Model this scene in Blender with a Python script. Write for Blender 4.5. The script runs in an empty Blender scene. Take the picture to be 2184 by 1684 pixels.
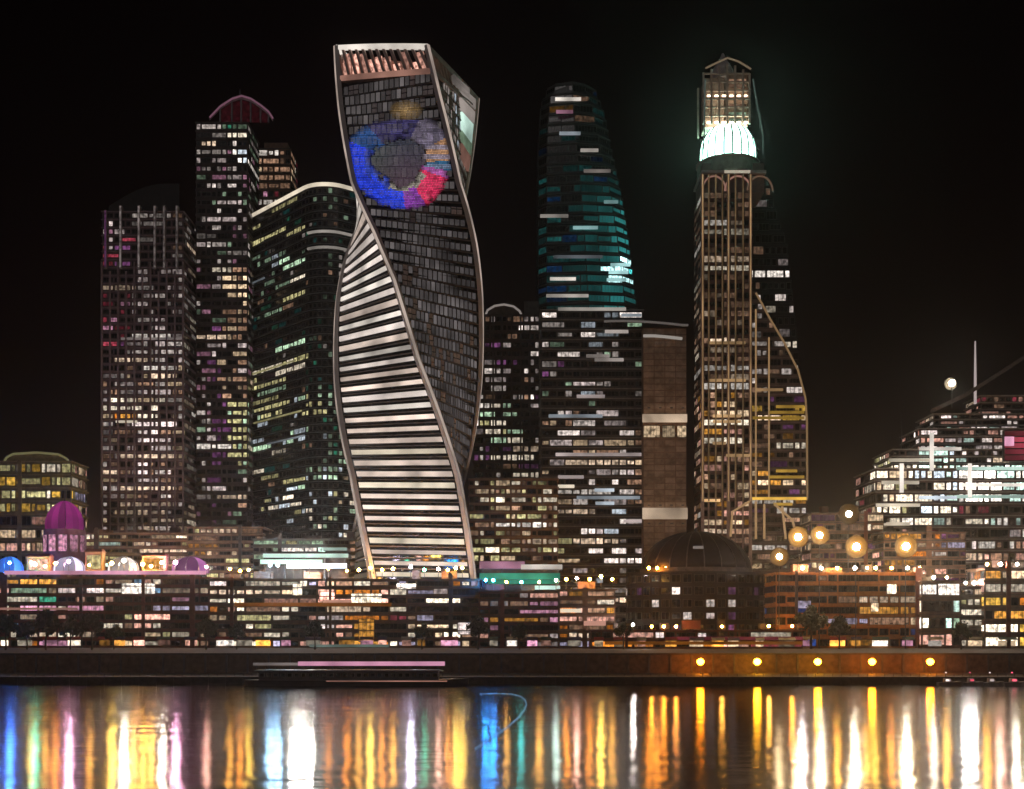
import bpy, bmesh, math, random
from mathutils import Vector
R = math.radians
rnd = random.Random(7)
sc = bpy.context.scene
COL = sc.collection

# ------------------------------------------------------------------ camera
FPX = 2591.0            # focal length in units of a 2184 px wide frame
HZ = 1337.0             # row of the horizon in that frame
CAMZ = 20.0
cam = bpy.data.cameras.new('camera'); camo = bpy.data.objects.new('camera', cam); COL.objects.link(camo)
cam.sensor_width = 36; cam.lens = 36 * FPX / 2184
cam.shift_y = (HZ - 842) / 2184
cam.clip_start = 1; cam.clip_end = 20000
camo.location = (0, 0, CAMZ); camo.rotation_euler = (R(90), 0, 0)
sc.camera = camo

# ------------------------------------------------------------------ night sky, faint moon
w = bpy.data.worlds.new('World'); sc.world = w; w.use_nodes = True
nt = w.node_tree; nt.nodes.clear()
out = nt.nodes.new('ShaderNodeOutputWorld')
sky = nt.nodes.new('ShaderNodeTexSky'); sky.sky_type = 'NISHITA'; sky.sun_disc = False
sky.sun_elevation = R(-6); sky.sun_rotation = R(160)
b1 = nt.nodes.new('ShaderNodeBackground'); b1.inputs[1].default_value = 0.0006
nt.links.new(sky.outputs[0], b1.inputs[0])
tc = nt.nodes.new('ShaderNodeTexCoord'); sp = nt.nodes.new('ShaderNodeSeparateXYZ')
nt.links.new(tc.outputs['Generated'], sp.inputs[0])
rp = nt.nodes.new('ShaderNodeValToRGB')
rp.color_ramp.elements[0].position = 0.0; rp.color_ramp.elements[0].color = (0.0026, 0.0014, 0.0013, 1)
rp.color_ramp.elements[1].position = 0.42; rp.color_ramp.elements[1].color = (0.0006, 0.0002, 0.0003, 1)
e = rp.color_ramp.elements.new(0.14); e.color = (0.0018, 0.0008, 0.0008, 1)
nt.links.new(sp.outputs['Z'], rp.inputs[0])
b2 = nt.nodes.new('ShaderNodeBackground'); b2.inputs[1].default_value = 1.0
nt.links.new(rp.outputs[0], b2.inputs[0])
ad = nt.nodes.new('ShaderNodeAddShader')
nt.links.new(b1.outputs[0], ad.inputs[0]); nt.links.new(b2.outputs[0], ad.inputs[1])
nt.links.new(ad.outputs[0], out.inputs[0])

sun = bpy.data.lights.new('moon', 'SUN'); suno = bpy.data.objects.new('moon', sun); COL.objects.link(suno)
sun.energy = 0.17; sun.angle = R(20); sun.color = (1.0, 0.90, 0.88)
suno.rotation_euler = (R(58), 0, R(-22))

vs = sc.view_settings
vs.view_transform = 'Standard'; vs.look = 'None'; vs.exposure = 0; vs.gamma = 1; vs.use_curve_mapping = False
sc.cycles.use_denoising = True
sc.cycles.max_bounces = 4; sc.cycles.diffuse_bounces = 2; sc.cycles.glossy_bounces = 3
sc.cycles.sample_clamp_indirect = 4.0

# ------------------------------------------------------------------ helpers
def P(x, y, Y):
    "frame position (2184 wide) at distance Y -> world point"
    return Vector(((x - 1092) / FPX * Y, Y, CAMZ + (HZ - y) / FPX * Y))
def WX(x, Y): return (x - 1092) / FPX * Y
def WZ(y, Y): return CAMZ + (HZ - y) / FPX * Y
def to_frame(p): return 1092 + p[0] / p[1] * FPX, HZ - (p[2] - CAMZ) / p[1] * FPX
def lerp_tab(tab, v):
    if v <= tab[0][0]: return tab[0][1]
    for (a, fa), (b, fb) in zip(tab, tab[1:]):
        if v <= b: return fa + (fb - fa) * (v - a) / (b - a)
    return tab[-1][1]

MATS = {}
def mat(name, col, rough=0.6, metal=0.0, noise=0.25, scale=0.4, bump=0.0, spec=0.3):
    if name in MATS: return MATS[name]
    m = bpy.data.materials.new(name); m.use_nodes = True; t = m.node_tree
    bs = t.nodes['Principled BSDF']
    bs.inputs['Roughness'].default_value = rough; bs.inputs['Metallic'].default_value = metal
    bs.inputs['Specular IOR Level'].default_value = spec
    g = t.nodes.new('ShaderNodeNewGeometry'); n = t.nodes.new('ShaderNodeTexNoise')
    n.inputs['Scale'].default_value = scale; n.inputs['Detail'].default_value = 6
    t.links.new(g.outputs['Position'], n.inputs['Vector'])
    rmp = t.nodes.new('ShaderNodeValToRGB')
    lo = tuple(c * (1 - noise) for c in col); hi = tuple(min(1, c * (1 + noise)) for c in col)
    rmp.color_ramp.elements[0].color = (*lo, 1); rmp.color_ramp.elements[0].position = 0.3
    rmp.color_ramp.elements[1].color = (*hi, 1); rmp.color_ramp.elements[1].position = 0.7
    t.links.new(n.outputs['Fac'], rmp.inputs[0]); t.links.new(rmp.outputs[0], bs.inputs['Base Color'])
    if bump:
        bp = t.nodes.new('ShaderNodeBump'); bp.inputs['Strength'].default_value = bump; bp.inputs['Distance'].default_value = 0.2
        t.links.new(n.outputs['Fac'], bp.inputs['Height']); t.links.new(bp.outputs[0], bs.inputs['Normal'])
    MATS[name] = m
    return m

HUE = dict(mesh=(1, .88, .88), beige=(1, .74, .52), peach=(1, .80, .68), gold2=(1, .60, .28), sodium2=(1, .42, .10), sodium=(1, .27, .008), gold=(1, .42, .012), flood=(1, .70, .38), lantern=(.50, 1, .78), warm=(1, .72, .45), amber=(1, .44, .07), white=(1, .90, .80), cool=(.80, .90, 1), green=(.62, .90, .60),
           olive=(.80, .72, .34), lilac=(1, .82, .78), purple=(.50, .16, .46), red=(.80, .10, .16), teal=(.07, .62, .60),
           cyan=(.55, .95, .95), pink=(1, .45, .66), brown=(.85, .48, .30), grey=(1, .86, .78), blue=(.05, .22, 1.0),
           magenta=(.80, .06, .50), jade=(.10, .75, .45), mint=(.72, 1, .87), orange=(1, .30, .03), yellow=(1, .58, .09),
           cream=(1, .86, .66), azure=(.01, .17, .55), salmon=(1, .50, .38), skyblue=(.36, .66, 1), lavender=(.80, .72, 1))
def E(hue, lvl, vary=True):
    key = 'lit_%s_%g_%d' % (hue, lvl, vary)
    if key in MATS: return MATS[key]
    m = bpy.data.materials.new(key); m.use_nodes = True; t = m.node_tree
    t.nodes.clear(); o = t.nodes.new('ShaderNodeOutputMaterial'); em = t.nodes.new('ShaderNodeEmission')
    em.inputs[0].default_value = (*HUE[hue], 1); em.inputs[1].default_value = lvl
    if vary == 2:   # even linear fittings, dimming slowly along their run
        g = t.nodes.new('ShaderNodeNewGeometry'); n = t.nodes.new('ShaderNodeTexNoise')
        n.inputs['Scale'].default_value = 0.06; n.inputs['Detail'].default_value = 2
        t.links.new(g.outputs['Position'], n.inputs['Vector'])
        r1 = t.nodes.new('ShaderNodeMapRange'); r1.inputs[1].default_value = .3; r1.inputs[2].default_value = .7
        r1.inputs[3].default_value = .45*lvl; r1.inputs[4].default_value = 1.4*lvl
        t.links.new(n.outputs['Fac'], r1.inputs[0]); t.links.new(r1.outputs[0], em.inputs[1])
    elif vary:   # curtains, furniture and lamps behind the glass; each room its own lamp
        g = t.nodes.new('ShaderNodeNewGeometry'); n = t.nodes.new('ShaderNodeTexNoise')
        n.inputs['Scale'].default_value = 0.5; n.inputs['Detail'].default_value = 1
        t.links.new(g.outputs['Position'], n.inputs['Vector'])
        r1 = t.nodes.new('ShaderNodeMapRange'); r1.inputs[1].default_value = .32; r1.inputs[2].default_value = .68
        r1.inputs[3].default_value = .35; r1.inputs[4].default_value = 2.0
        t.links.new(n.outputs['Fac'], r1.inputs[0])
        oi = t.nodes.new('ShaderNodeObjectInfo'); r2 = t.nodes.new('ShaderNodeMapRange')
        r2.inputs[3].default_value = .55; r2.inputs[4].default_value = 1.5
        t.links.new(oi.outputs['Random'], r2.inputs[0])
        mu = t.nodes.new('ShaderNodeMath'); mu.operation = 'MULTIPLY'
        t.links.new(r1.outputs[0], mu.inputs[0]); t.links.new(r2.outputs[0], mu.inputs[1])
        m2 = t.nodes.new('ShaderNodeMath'); m2.operation = 'MULTIPLY'; m2.inputs[1].default_value = lvl*1.8
        t.links.new(mu.outputs[0], m2.inputs[0]); t.links.new(m2.outputs[0], em.inputs[1])
    t.links.new(em.outputs[0], o.inputs[0])
    MATS[key] = m
    return m

GLASS = mat('dark_glass', (.012, .014, .016), rough=.12, spec=.6, noise=.5)
FRAME = mat('window_frame', (.07, .065, .06), rough=.5)
STEEL = mat('painted_steel', (.10, .10, .105), rough=.45, metal=.6)
CONC = mat('pale_concrete', (.36, .33, .32), rough=.8, noise=.2)
DARKC = mat('dark_concrete', (.085, .075, .072), rough=.85, noise=.35)
BLACKC = mat('charcoal_cladding', (.016, .015, .016), rough=.6, noise=.3)
BROWN = mat('brown_render', (.20, .12, .085), rough=.85, noise=.3)
REDB = mat('red_brown_cladding', (.15, .055, .04), rough=.8, noise=.35)

class MB:
    def __init__(s): s.v = []; s.f = []; s.m = []
    def quad(s, a, b, c, d, mi=0):
        n = len(s.v); s.v += [tuple(a), tuple(b), tuple(c), tuple(d)]; s.f.append((n, n+1, n+2, n+3)); s.m.append(mi)
    def box(s, x0, x1, y0, y1, z0, z1, mi=0):
        n = len(s.v)
        s.v += [(x0,y0,z0),(x1,y0,z0),(x1,y1,z0),(x0,y1,z0),(x0,y0,z1),(x1,y0,z1),(x1,y1,z1),(x0,y1,z1)]
        for q in ((0,3,2,1),(4,5,6,7),(0,1,5,4),(1,2,6,5),(2,3,7,6),(3,0,4,7)):
            s.f.append(tuple(n+i for i in q)); s.m.append(mi)
    def loft(s, rings, mi=0, cap=True, close=True):
        n = len(s.v); k = len(rings[0])
        for r in rings: s.v += [tuple(p) for p in r]
        for i in range(len(rings)-1):
            for j in range(k if close else k-1):
                a = n+i*k+j; b = n+i*k+(j+1) % k
                s.f.append((a, b, b+k, a+k)); s.m.append(mi)
        if cap and close:
            s.f.append(tuple(n+j for j in range(k))[::-1]); s.m.append(mi)
            s.f.append(tuple(n+(len(rings)-1)*k+j for j in range(k))); s.m.append(mi)
    def prism(s, poly, z0, z1, mi=0): s.loft([[(x, y, z0) for x, y in poly], [(x, y, z1) for x, y in poly]], mi)
    def tube(s, pts, r, sides=6, mi=0):
        rings = []
        pts = [Vector(p) for p in pts]
        for i, p in enumerate(pts):
            d = (pts[min(i+1, len(pts)-1)] - pts[max(i-1, 0)]).normalized()
            u = d.cross(Vector((0, 1, 0)) if abs(d.y) < .9 else Vector((1, 0, 0))).normalized(); v = d.cross(u)
            rr = r[i] if isinstance(r, (list, tuple)) else r
            rings.append([p + (u*math.cos(a) + v*math.sin(a))*rr for a in [2*math.pi*k/sides for k in range(sides)]])
        s.loft(rings, mi)
    def mesh(s, name, mats):
        me = bpy.data.meshes.new(name); me.from_pydata(s.v, [], s.f)
        for m in mats: me.materials.append(m)
        if len(mats) > 1: me.polygons.foreach_set('material_index', s.m)
        me.update(); return me
    def build(s, name, mats, parent=None, loc=(0, 0, 0), rz=0, kind=None):
        if not isinstance(mats, (list, tuple)): mats = [mats]
        return obj(name, s.mesh(name, mats), parent, loc, rz, kind)

def obj(name, me, parent=None, loc=(0, 0, 0), rz=0, kind=None):
    o = bpy.data.objects.new(name, me); COL.objects.link(o)
    o.location = loc; o.rotation_euler = (0, 0, rz)
    if parent is not None: o.parent = parent
    if kind: o['kind'] = kind
    return o
def tag(o, label, cat, group=None):
    o['label'] = label; o['category'] = cat
    if group: o['group'] = group
    return o
def thing(name, label, cat, loc=(0, 0, 0), group=None, rz=0):
    o = bpy.data.objects.new(name, None); COL.objects.link(o); o.location = loc; o.rotation_euler = (0, 0, rz)
    o.empty_display_size = 1
    return tag(o, label, cat, group)

def smooth(o):
    for p in o.data.polygons: p.use_smooth = True

WMESH = {}
def window_mesh(wd, ht, pane, frame=FRAME, name='window'):
    key = (round(wd*4)/4, round(ht*4)/4, pane.name, frame.name, name)
    if key in WMESH: return WMESH[key]
    wd, ht = key[0], key[1]
    b = MB(); f = min(.22, wd*.12); a = wd/2; i = a - f; h = ht/2; j = h - f; d = .22; pd = .06
    o_ = [(-a, -d, -h), (a, -d, -h), (a, -d, h), (-a, -d, h)]
    n_ = [(-i, -d, -j), (i, -d, -j), (i, -d, j), (-i, -d, j)]
    p_ = [(-i, -pd, -j), (i, -pd, -j), (i, -pd, j), (-i, -pd, j)]
    q_ = [(-a, 0, -h), (a, 0, -h), (a, 0, h), (-a, 0, h)]
    for k in range(4):
        l = (k+1) % 4
        b.quad(o_[k], o_[l], n_[l], n_[k]); b.quad(n_[k], n_[l], p_[l], p_[k]); b.quad(q_[k], q_[l], o_[l], o_[k])
    b.quad(*p_, mi=1)
    if wd > 3.0:                                        # mullions across wide panes
        n = int(wd // 1.9)
        for k in range(1, n):
            x = -i + 2*i*k/n; b.box(x-.07, x+.07, -.16, -pd+.005, -j, j)
    WMESH[key] = b.mesh(name, [frame, pane])
    return WMESH[key]

def rect(x0, x1, Y, depth, rot=0.0):
    "footprint whose front spans frame columns x0..x1 at distance Y, counter-clockwise seen from above"
    a, c = WX(x0, Y), WX(x1, Y)
    pts = [(a, Y), (c, Y), (c, Y+depth), (a, Y+depth)]
    if rot:
        cx, cy = (a+c)/2, Y+depth/2; s_, c_ = math.sin(rot), math.cos(rot)
        pts = [(cx+(x-cx)*c_-(y-cy)*s_, cy+(x-cx)*s_+(y-cy)*c_) for x, y in pts]
    return pts
def outset(poly, d):
    n = len(poly); res = []
    for i in range(n):
        p0, p1, p2 = Vector(poly[i-1]), Vector(poly[i]), Vector(poly[(i+1) % n])
        e1 = (p1-p0).normalized(); e2 = (p2-p1).normalized()
        n1 = Vector((e1.y, -e1.x)); n2 = Vector((e2.y, -e2.x)); m = (n1+n2)
        m = m / max(.3, m.dot(n1)) if m.length > 1e-6 else n1
        res.append(tuple(p1 + m*d))
    return res

GZ = 9.6                # level of the upper ground behind the retaining wall
PART_MAX = 300
def zone_pick(zones, default, r):
    def ch(px, py):
        for x0, x1, y0, y1, pr, opts in zones:
            if x0 <= px <= x1 and y0 <= py <= y1:
                if r.random() < min(.97, pr*1.3): return r.choice(opts)
                return None
        pr, opts = default
        return r.choice(opts) if r.random() < min(.9, pr*1.4) else None
    return ch

def facade(root, polyf, z0, z1, nfl, wsp, choose, wall, slab=CONC, slab_t=.5, slab_out=.55, wfill=.78, hfill=.62,
           seed=1, slabs=True, roof_t=1.2, ground=False, frame=FRAME, wall_name='wall', max_parts=PART_MAX, minface=.02, skip=None, bays=(1, 1, 1, 2, 2, 3), runs=.22, runhue=('cream', 'beige', 'beige', 'white'), cluster=True):
    """wall, one slab a storey and a window in every bay of every face that looks toward the water"""
    r = random.Random(seed); G = {}
    def patch(px, py):                                   # neighbours tend to be at home, or out, together
        gx, gy = px/34, py/26; i_, j_ = math.floor(gx), math.floor(gy); fx, fy = gx-i_, gy-j_
        v_ = lambda a_, c_: G.setdefault((a_, c_), r.random())
        return (v_(i_, j_)*(1-fx)+v_(i_+1, j_)*fx)*(1-fy) + (v_(i_, j_+1)*(1-fx)+v_(i_+1, j_+1)*fx)*fy
    const = not callable(polyf)
    pf = (lambda t: polyf) if const else polyf
    org = Vector(root.location)
    L = lambda p: (p[0]-org.x, p[1]-org.y)
    b = MB(); ns = 1 if const else nfl
    b.loft([[(*L(p), z0 + (z1-z0)*k/ns - org.z) for p in pf(k/ns)] for k in range(ns+1)])
    b.build(wall_name, wall, root)
    fh = (z1-z0)/nfl
    if slabs:
        sm = None
        for k in range(1, nfl+1):
            if skip and skip(k/nfl): continue
            if sm is None or not const:
                sb = MB(); t = roof_t if k == nfl else slab_t
                sb.prism([L(p) for p in outset(pf(k/nfl), slab_out)], -t/2, t/2)
                sm = sb.mesh('floor_slab', [slab])
            obj('floor_slab', sm, root, (0, 0, z0 + fh*k - org.z))
    items = []
    for k in range(nfl):
        t = (k+.5)/nfl; z = z0 + fh*(k+.5); poly = pf(t); n = len(poly)
        for i in range(n):
            a = Vector(poly[i]); c = Vector(poly[(i+1) % n]); ed = c-a; ln = ed.length
            nn = Vector((ed.y, -ed.x)).normalized(); mid = (a+c)/2
            if nn.dot(-mid.normalized()) < minface or ln < 1.0: continue
            m = max(1, round(ln/wsp)); bw = ln/m; j = 0; run = None
            if m >= 6 and r.random() < runs:
                q_ = r.randrange(0, m-2); run = (q_, q_+r.randint(3, 8), r.choice(runhue), r.choice((.10, .16, .24, .36)))
            while j < m:
                w_ = min(m-j, r.choice(bays)); q_ = w_
                p = a + ed*((j+w_*.5)/m); j += w_
                px, py = to_frame((p.x, p.y, z))
                if px < -40 or px > 2224: continue
                pick = choose(px, py); g_ = patch(px, py) if cluster else .5
                if pick and g_ < .30 and r.random() < .6: pick = None
                elif pick and g_ > .60 and pick[1] < .5: pick = (pick[0], round(pick[1]*1.9, 2)) + tuple(pick[2:])
                if run and run[0] <= j <= run[1]: pick = (run[2], run[3])
                hf = hfill*r.choice((1, 1, 1, .8, 1.15))
                items.append((p, z, math.atan2(ed.y, ed.x), bw*(w_-1+wfill), fh*hf, pick, nn.dot(-mid.normalized())*bw*fh))
    lit = [q for q in items if q[5]]; dark = [q for q in items if not q[5]]
    lit.sort(key=lambda q: -q[6]); dark.sort(key=lambda q: -q[6])
    if len(dark) > 40: r.shuffle(dark)
    order = lit + dark
    for p, z, rz, wd, ht, pick, _ in order[:max_parts]:
        pane = E(*pick) if pick else GLASS
        obj('window', window_mesh(wd, ht, pane, frame), root, (p.x-org.x, p.y-org.y, z-org.z), rz)
    rest = order[max_parts:]
    if rest:
        bm = MB(); mats = [frame, GLASS]
        for p, z, rz, wd, ht, pick, _ in rest:
            pane = E(*pick) if pick else GLASS
            if pane not in mats: mats.append(pane)
            me = window_mesh(wd, ht, pane, frame); n0 = len(bm.v); c_, s_ = math.cos(rz), math.sin(rz)
            for v in me.vertices:
                x, y, zz = v.co; bm.v.append((x*c_-y*s_+p.x-org.x, x*s_+y*c_+p.y-org.y, zz+z-org.z))
            pi = mats.index(pane)
            for q in me.polygons:
                bm.f.append(tuple(n0+i for i in q.vertices)); bm.m.append(0 if q.material_index == 0 else pi)
        bm.build('window_glazing', mats, root, kind='stuff')

def strip(root, name, x0, x1, y, Y, hue, lvl, th=2.2, dp=.4, vary=False):
    "a lit linear fitting on a front, from frame column x0 to x1"
    o = root.location; b = MB()
    z = WZ(y, Y); h = th*Y/FPX/2
    b.box(WX(x0, Y)-o.x, WX(x1, Y)-o.x, Y-dp-o.y, Y-o.y-.02, z-h-o.z, z+h-o.z)
    return b.build(name, E(hue, lvl, 2 if vary else False), root)
def line(root, name, pts, hue, lvl, r=.35, sides=5):
    o = Vector(root.location); b = MB(); b.tube([Vector(p)-o for p in pts], r, sides)
    return b.build(name, E(hue, lvl, False), root)

# ------------------------------------------------------------------ the setting
def struct(o): o['kind'] = 'structure'; return o
QY, WY = 420.0, 460.0           # quay edge, upper retaining wall
QZ = 2.5

wm = bpy.data.materials.new('harbour_water'); wm.use_nodes = True; t = wm.node_tree
bs = t.nodes['Principled BSDF']
bs.inputs['Base Color'].default_value = (.006, .010, .014, 1)
bs.inputs['Roughness'].default_value = .125; bs.inputs['IOR'].default_value = 1.33
g = t.nodes.new('ShaderNodeNewGeometry'); mp = t.nodes.new('ShaderNodeMapping'); mp.inputs['Scale'].default_value = (.14, .30, 1)
n1 = t.nodes.new('ShaderNodeTexNoise'); n1.inputs['Scale'].default_value = .6; n1.inputs['Detail'].default_value = 4
bp = t.nodes.new('ShaderNodeBump'); bp.inputs['Strength'].default_value = .5; bp.inputs['Distance'].default_value = .30
t.links.new(g.outputs['Position'], mp.inputs[0]); t.links.new(mp.outputs[0], n1.inputs['Vector'])
t.links.new(n1.outputs['Fac'], bp.inputs['Height']); t.links.new(bp.outputs[0], bs.inputs['Normal'])
b = MB(); b.quad((-4000, -1500, 0), (4000, -1500, 0), (4000, QY+2, 0), (-4000, QY+2, 0))
struct(b.build('water', wm))

asph = mat('quay_paving', (.10, .075, .055), rough=.75, noise=.35, scale=.3)
b = MB(); b.box(-4000, 4000, QY+.6, WY+1, -6, QZ)
quay = struct(b.build('quay', asph))
b = MB(); b.box(-4000, 4000, WY, 9000, -6, GZ)
ground = struct(b.build('ground', mat('city_ground', (.030, .026, .023), rough=.9, noise=.4, scale=.1)))
# quay face: coping stones and wall panels
pb = MB(); pb.box(-2.96, 2.96, -.0, .75, -1.5, QZ-.32); pm = pb.mesh('wall_panel', [mat('quay_concrete', (.04, .036, .034), rough=.85, noise=.4, scale=.6)])
cb = MB(); cb.box(-2.97, 2.97, -.25, .9, QZ-.31, QZ+.12); cm_ = cb.mesh('coping_stone', [mat('coping_stone', (.06, .05, .046), rough=.8, noise=.3, scale=.7)])
for k in range(-32, 33):
    obj('wall_panel', pm, quay, (k*6, QY, 0)); obj('coping_stone', cm_, quay, (k*6, QY, 0))
rb = MB(); rb.box(-3.94, 3.94, -.35, .1, QZ+.01, GZ-.4)
rm = rb.mesh('wall_panel', [mat('retaining_wall', (.11, .072, .048), rough=.9, noise=.4, scale=.5)])
kb = MB(); kb.box(-3.96, 3.96, -.6, .5, GZ-.39, GZ+.35); km = kb.mesh('coping_stone', [mat('coping_stone', (.17, .15, .14))])
pb2 = MB(); pb2.box(-.35, .35, -.8, -.36, QZ+.01, GZ-.4); pm2 = pb2.mesh('buttress', [DARKC])
for k in range(-34, 35):
    obj('wall_panel', rm, ground, (k*8, WY, 0)); obj('coping_stone', km, ground, (k*8, WY, 0))
    obj('buttress', pm2, ground, (k*8+4, WY, 0))

# railing along the quay edge
rl_ = thing('quay_railing', 'thin dark railing along the edge of the lower quay', 'railing', (0, QY+.5, QZ+.12))
pbm = MB(); pbm.box(-.07, .07, -.07, .07, 0, 1.1); prm = pbm.mesh('rail_post', [STEEL])
for k in range(-60, 61): obj('rail_post', prm, rl_, (k*3.0, 0, 0))
for z in (.55, 1.11):
    b = MB(); b.box(-181, 181, -.05, .05, z, z+.09); b.build('hand_rail', STEEL, rl_)

# ------------------------------------------------------------------ towers of the skyline, from the left
def tower_root(name, label, cat, x0, x1, Y, z=GZ, group='skyscrapers of the skyline'):
    return thing(name, label, cat, (WX((x0+x1)/2, Y), Y, z), group)

def fill_washer(root, x, y, Y, hue, lv, wd=1.6, out=2.6, down=True):
    "an added lamp, turned from view, that brightens the wall behind it"
    o = root.location; cx = WX(x, Y)-o.x; cy = Y-o.y; z = WZ(y, Y)-o.z
    b = MB(); b.box(cx-wd/2, cx+wd/2, cy-out-.25, cy-out, z-.3, z+.3); b.box(cx-.08, cx+.08, cy-out, cy, z+.31 if down else z-.45, z+.45 if down else z-.31)
    h_ = b.build('added_wall_washer', STEEL, root)
    b = MB(); b.box(cx-wd/2+.1, cx+wd/2-.1, cy-out+.01, cy-out+.2, z-.25, z+.25); b.build('added_washer_lamp', E(hue, lv, False), h_)

# finned tower with purple and red light
rt = tower_root('skyscraper', 'purplish residential tower topped by upright lit fins, second tower from the left', 'skyscraper', 218, 391, 700)
zB = [(247, 294, 866, 892, .95, [('amber', .22), ('orange', .18)]),
      (291, 366, 900, 1066, .85, [('lilac', .22), ('lilac', .35), ('grey', .28), ('brown', .16), ('lilac', .5)]),
      (240, 350, 850, 900, .75, [('warm', .12), ('cream', .28), ('brown', .16), ('cream', .5)]),
      (278, 395, 440, 570, .30, [('grey', .03), ('brown', .03), ('grey', .06)]),
      (214, 278, 440, 750, .6, [('purple', .06), ('red', .05), ('red', .08), ('pink', .08), ('lilac', .12)]),
      (278, 395, 570, 780, .55, [('grey', .06), ('lilac', .10), ('grey', .15), ('lilac', .04)]),
      (214, 395, 780, 900, .62, [('brown', .09), ('grey', .12), ('lilac', .07), ('warm', .10)]),
      (214, 395, 900, 1150, .6, [('brown', .06), ('warm', .08), ('grey', .12), ('lilac', .05)])]
poly = rect(218, 391, 700, 34)
facade(rt, poly, GZ, WZ(452, 700), 54, 3.3, zone_pick(zB, (.3, [('grey', .05)]), random.Random(2)), mat('mauve_render', (.16, .11, .12), noise=.3), mat('mauve_slab', (.26, .20, .21)), seed=2, hfill=.6)
o = rt.location
for x in (226, 258, 297, 331, 351, 378):
    b = MB(); top = WZ(440, 700) if x > 240 else WZ(450, 700)
    b.box(WX(x, 700)-.7-o.x, WX(x, 700)+.7-o.x, -1.2, 2.4, WZ(575, 700)-o.z, top-o.z)
    b.build('fin', CONC, rt)
    strip_ = MB(); strip_.box(WX(x, 700)-.45-o.x, WX(x, 700)+.45-o.x, -1.5, -1.21, WZ(572, 700)-o.z, top-.5-o.z)
    strip_.build('light_strip', E('lilac' if x > 240 else 'purple', .06, True), rt)
b = MB(); pts = []
for k in range(13):                                     # dark sloping roof screen behind the fins
    u = k/12; pts.append((WX(232+u*150, 712)-o.x, WZ(440-48*math.sin(min(1, u*1.25)*math.pi/2), 712)-o.z))
b.loft([[(x, 12, z) for x, z in pts] + [(x, 12, WZ(470, 712)-o.z) for x, z in pts[::-1]], [(x, 13, z) for x, z in pts] + [(x, 13, WZ(470, 712)-o.z) for x, z in pts[::-1]]])
b.build('roof_screen', BLACKC, rt)
for k in range(11):
    b = MB(); x = WX(218+173*k/10, 700)-o.x; b.box(x-.45, x+.45, -1.3, .2, 0, WZ(580 if k % 2 else 560, 700)-o.z); b.build('pier', mat('mauve_slab', (.26, .20, .21)), rt)
strip(rt, 'light_strip', 247, 293, 900, 699.2, 'cream', .55, th=5)
strip(rt, 'light_strip', 258, 388, 723, 699.2, 'lilac', .16, th=5, vary=True)

# tower under a red curved crown
rt = tower_root('skyscraper', 'dark slender tower under a curved crown glowing red', 'skyscraper', 418, 546, 720)
zC = [(500, 530, 322, 346, .9, [('white', .45), ('cool', .25), ('green', .1)]),
      (470, 530, 574, 700, .85, [('brown', .16), ('warm', .14), ('brown', .09), ('warm', .3)]),
      (470, 530, 700, 860, .6, [('brown', .12), ('warm', .12), ('lilac', .22)]),
      (488, 530, 860, 1000, .95, [('olive', .20), ('olive', .13), ('olive', .30), ('green', .22)]),
      (448, 488, 700, 1120, .5, [('purple', .07), ('lilac', .12), ('purple', .05)]),
      (500, 530, 1000, 1130, .5, [('green', .08), ('grey', .16), ('brown', .08)]),
      (470, 530, 270, 300, .8, [('green', .03), ('jade', .03)])]
poly = rect(418, 528, 720, 32)
facade(rt, poly, GZ, WZ(262, 720), 62, 3.1, zone_pick(zC, (.34, [('grey', .05), ('lilac', .09), ('grey', .13), ('pink', .05), ('green', .04)]), random.Random(3)), mat('plum_cladding', (.075, .06, .065), noise=.3), DARKC, seed=3)
o = rt.location
# curved crown: an arched red-lit roof shell on ribs
pts = [(447, 252), (470, 228), (495, 212), (515, 206), (535, 212), (556, 226), (573, 240), (582, 254)]
b = MB(); b.loft([[P(x, y-4, Yc)-o for x, y in pts] + [P(x, y+6, Yc)-o for x, y in pts[::-1]] for Yc in (722, 744)])
b.build('crown_shell', mat('crown_metal', (.35, .28, .29), rough=.5), rt)
line(rt, 'light_strip', [P(x, y-1, 721.4) for x, y in pts], 'pink', .15, r=.55)
b = MB(); b.loft([[P(x, y+8, Yc)-o for x, y in pts[1:-1]] + [P(x, 262, Yc)-o for x, y in pts[1:-1][::-1]] for Yc in (724, 740)])
b.build('crown_drum', E('red', .014, True), rt)
for x, y in pts[1:-1]:
    b = MB(); b.box(WX(x, 722)-.4-o.x, WX(x, 722)+.4-o.x, 1, 2.5, WZ(262, 722)-o.z, WZ(y+7, 722)-o.z); b.build('crown_rib', STEEL, rt)
b = MB(); b.tube([(WX(512, 730)-o.x, 10, WZ(208, 730)-o.z), (WX(512, 730)-o.x, 10, WZ(190, 730)-o.z)], [.5, .15]); b.build('mast', STEEL, rt)

# warm-topped tower behind
rt = tower_root('skyscraper', 'brown lit tower top rising behind the red crowned tower and the curved roof', 'skyscraper', 550, 622, 830)
zC2 = [(545, 630, 300, 400, .8, [('brown', .10), ('warm', .18), ('brown', .05), ('cream', .35), ('brown', .14)]),
       (545, 600, 400, 460, .6, [('pink', .16), ('red', .09), ('amber', .12)])]
facade(rt, rect(548, 620, 830, 26), GZ, WZ(318, 830), 60, 3.6, zone_pick(zC2, (.25, [('brown', .04), ('red', .03)]), random.Random(4)), BROWN, DARKC, seed=4)
o = rt.location
b = MB(); b.box(-8, 8, 4, 20, WZ(318, 830)-o.z+.6, WZ(300, 830)-o.z); b.build('roof_plant', BROWN, rt)

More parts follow.
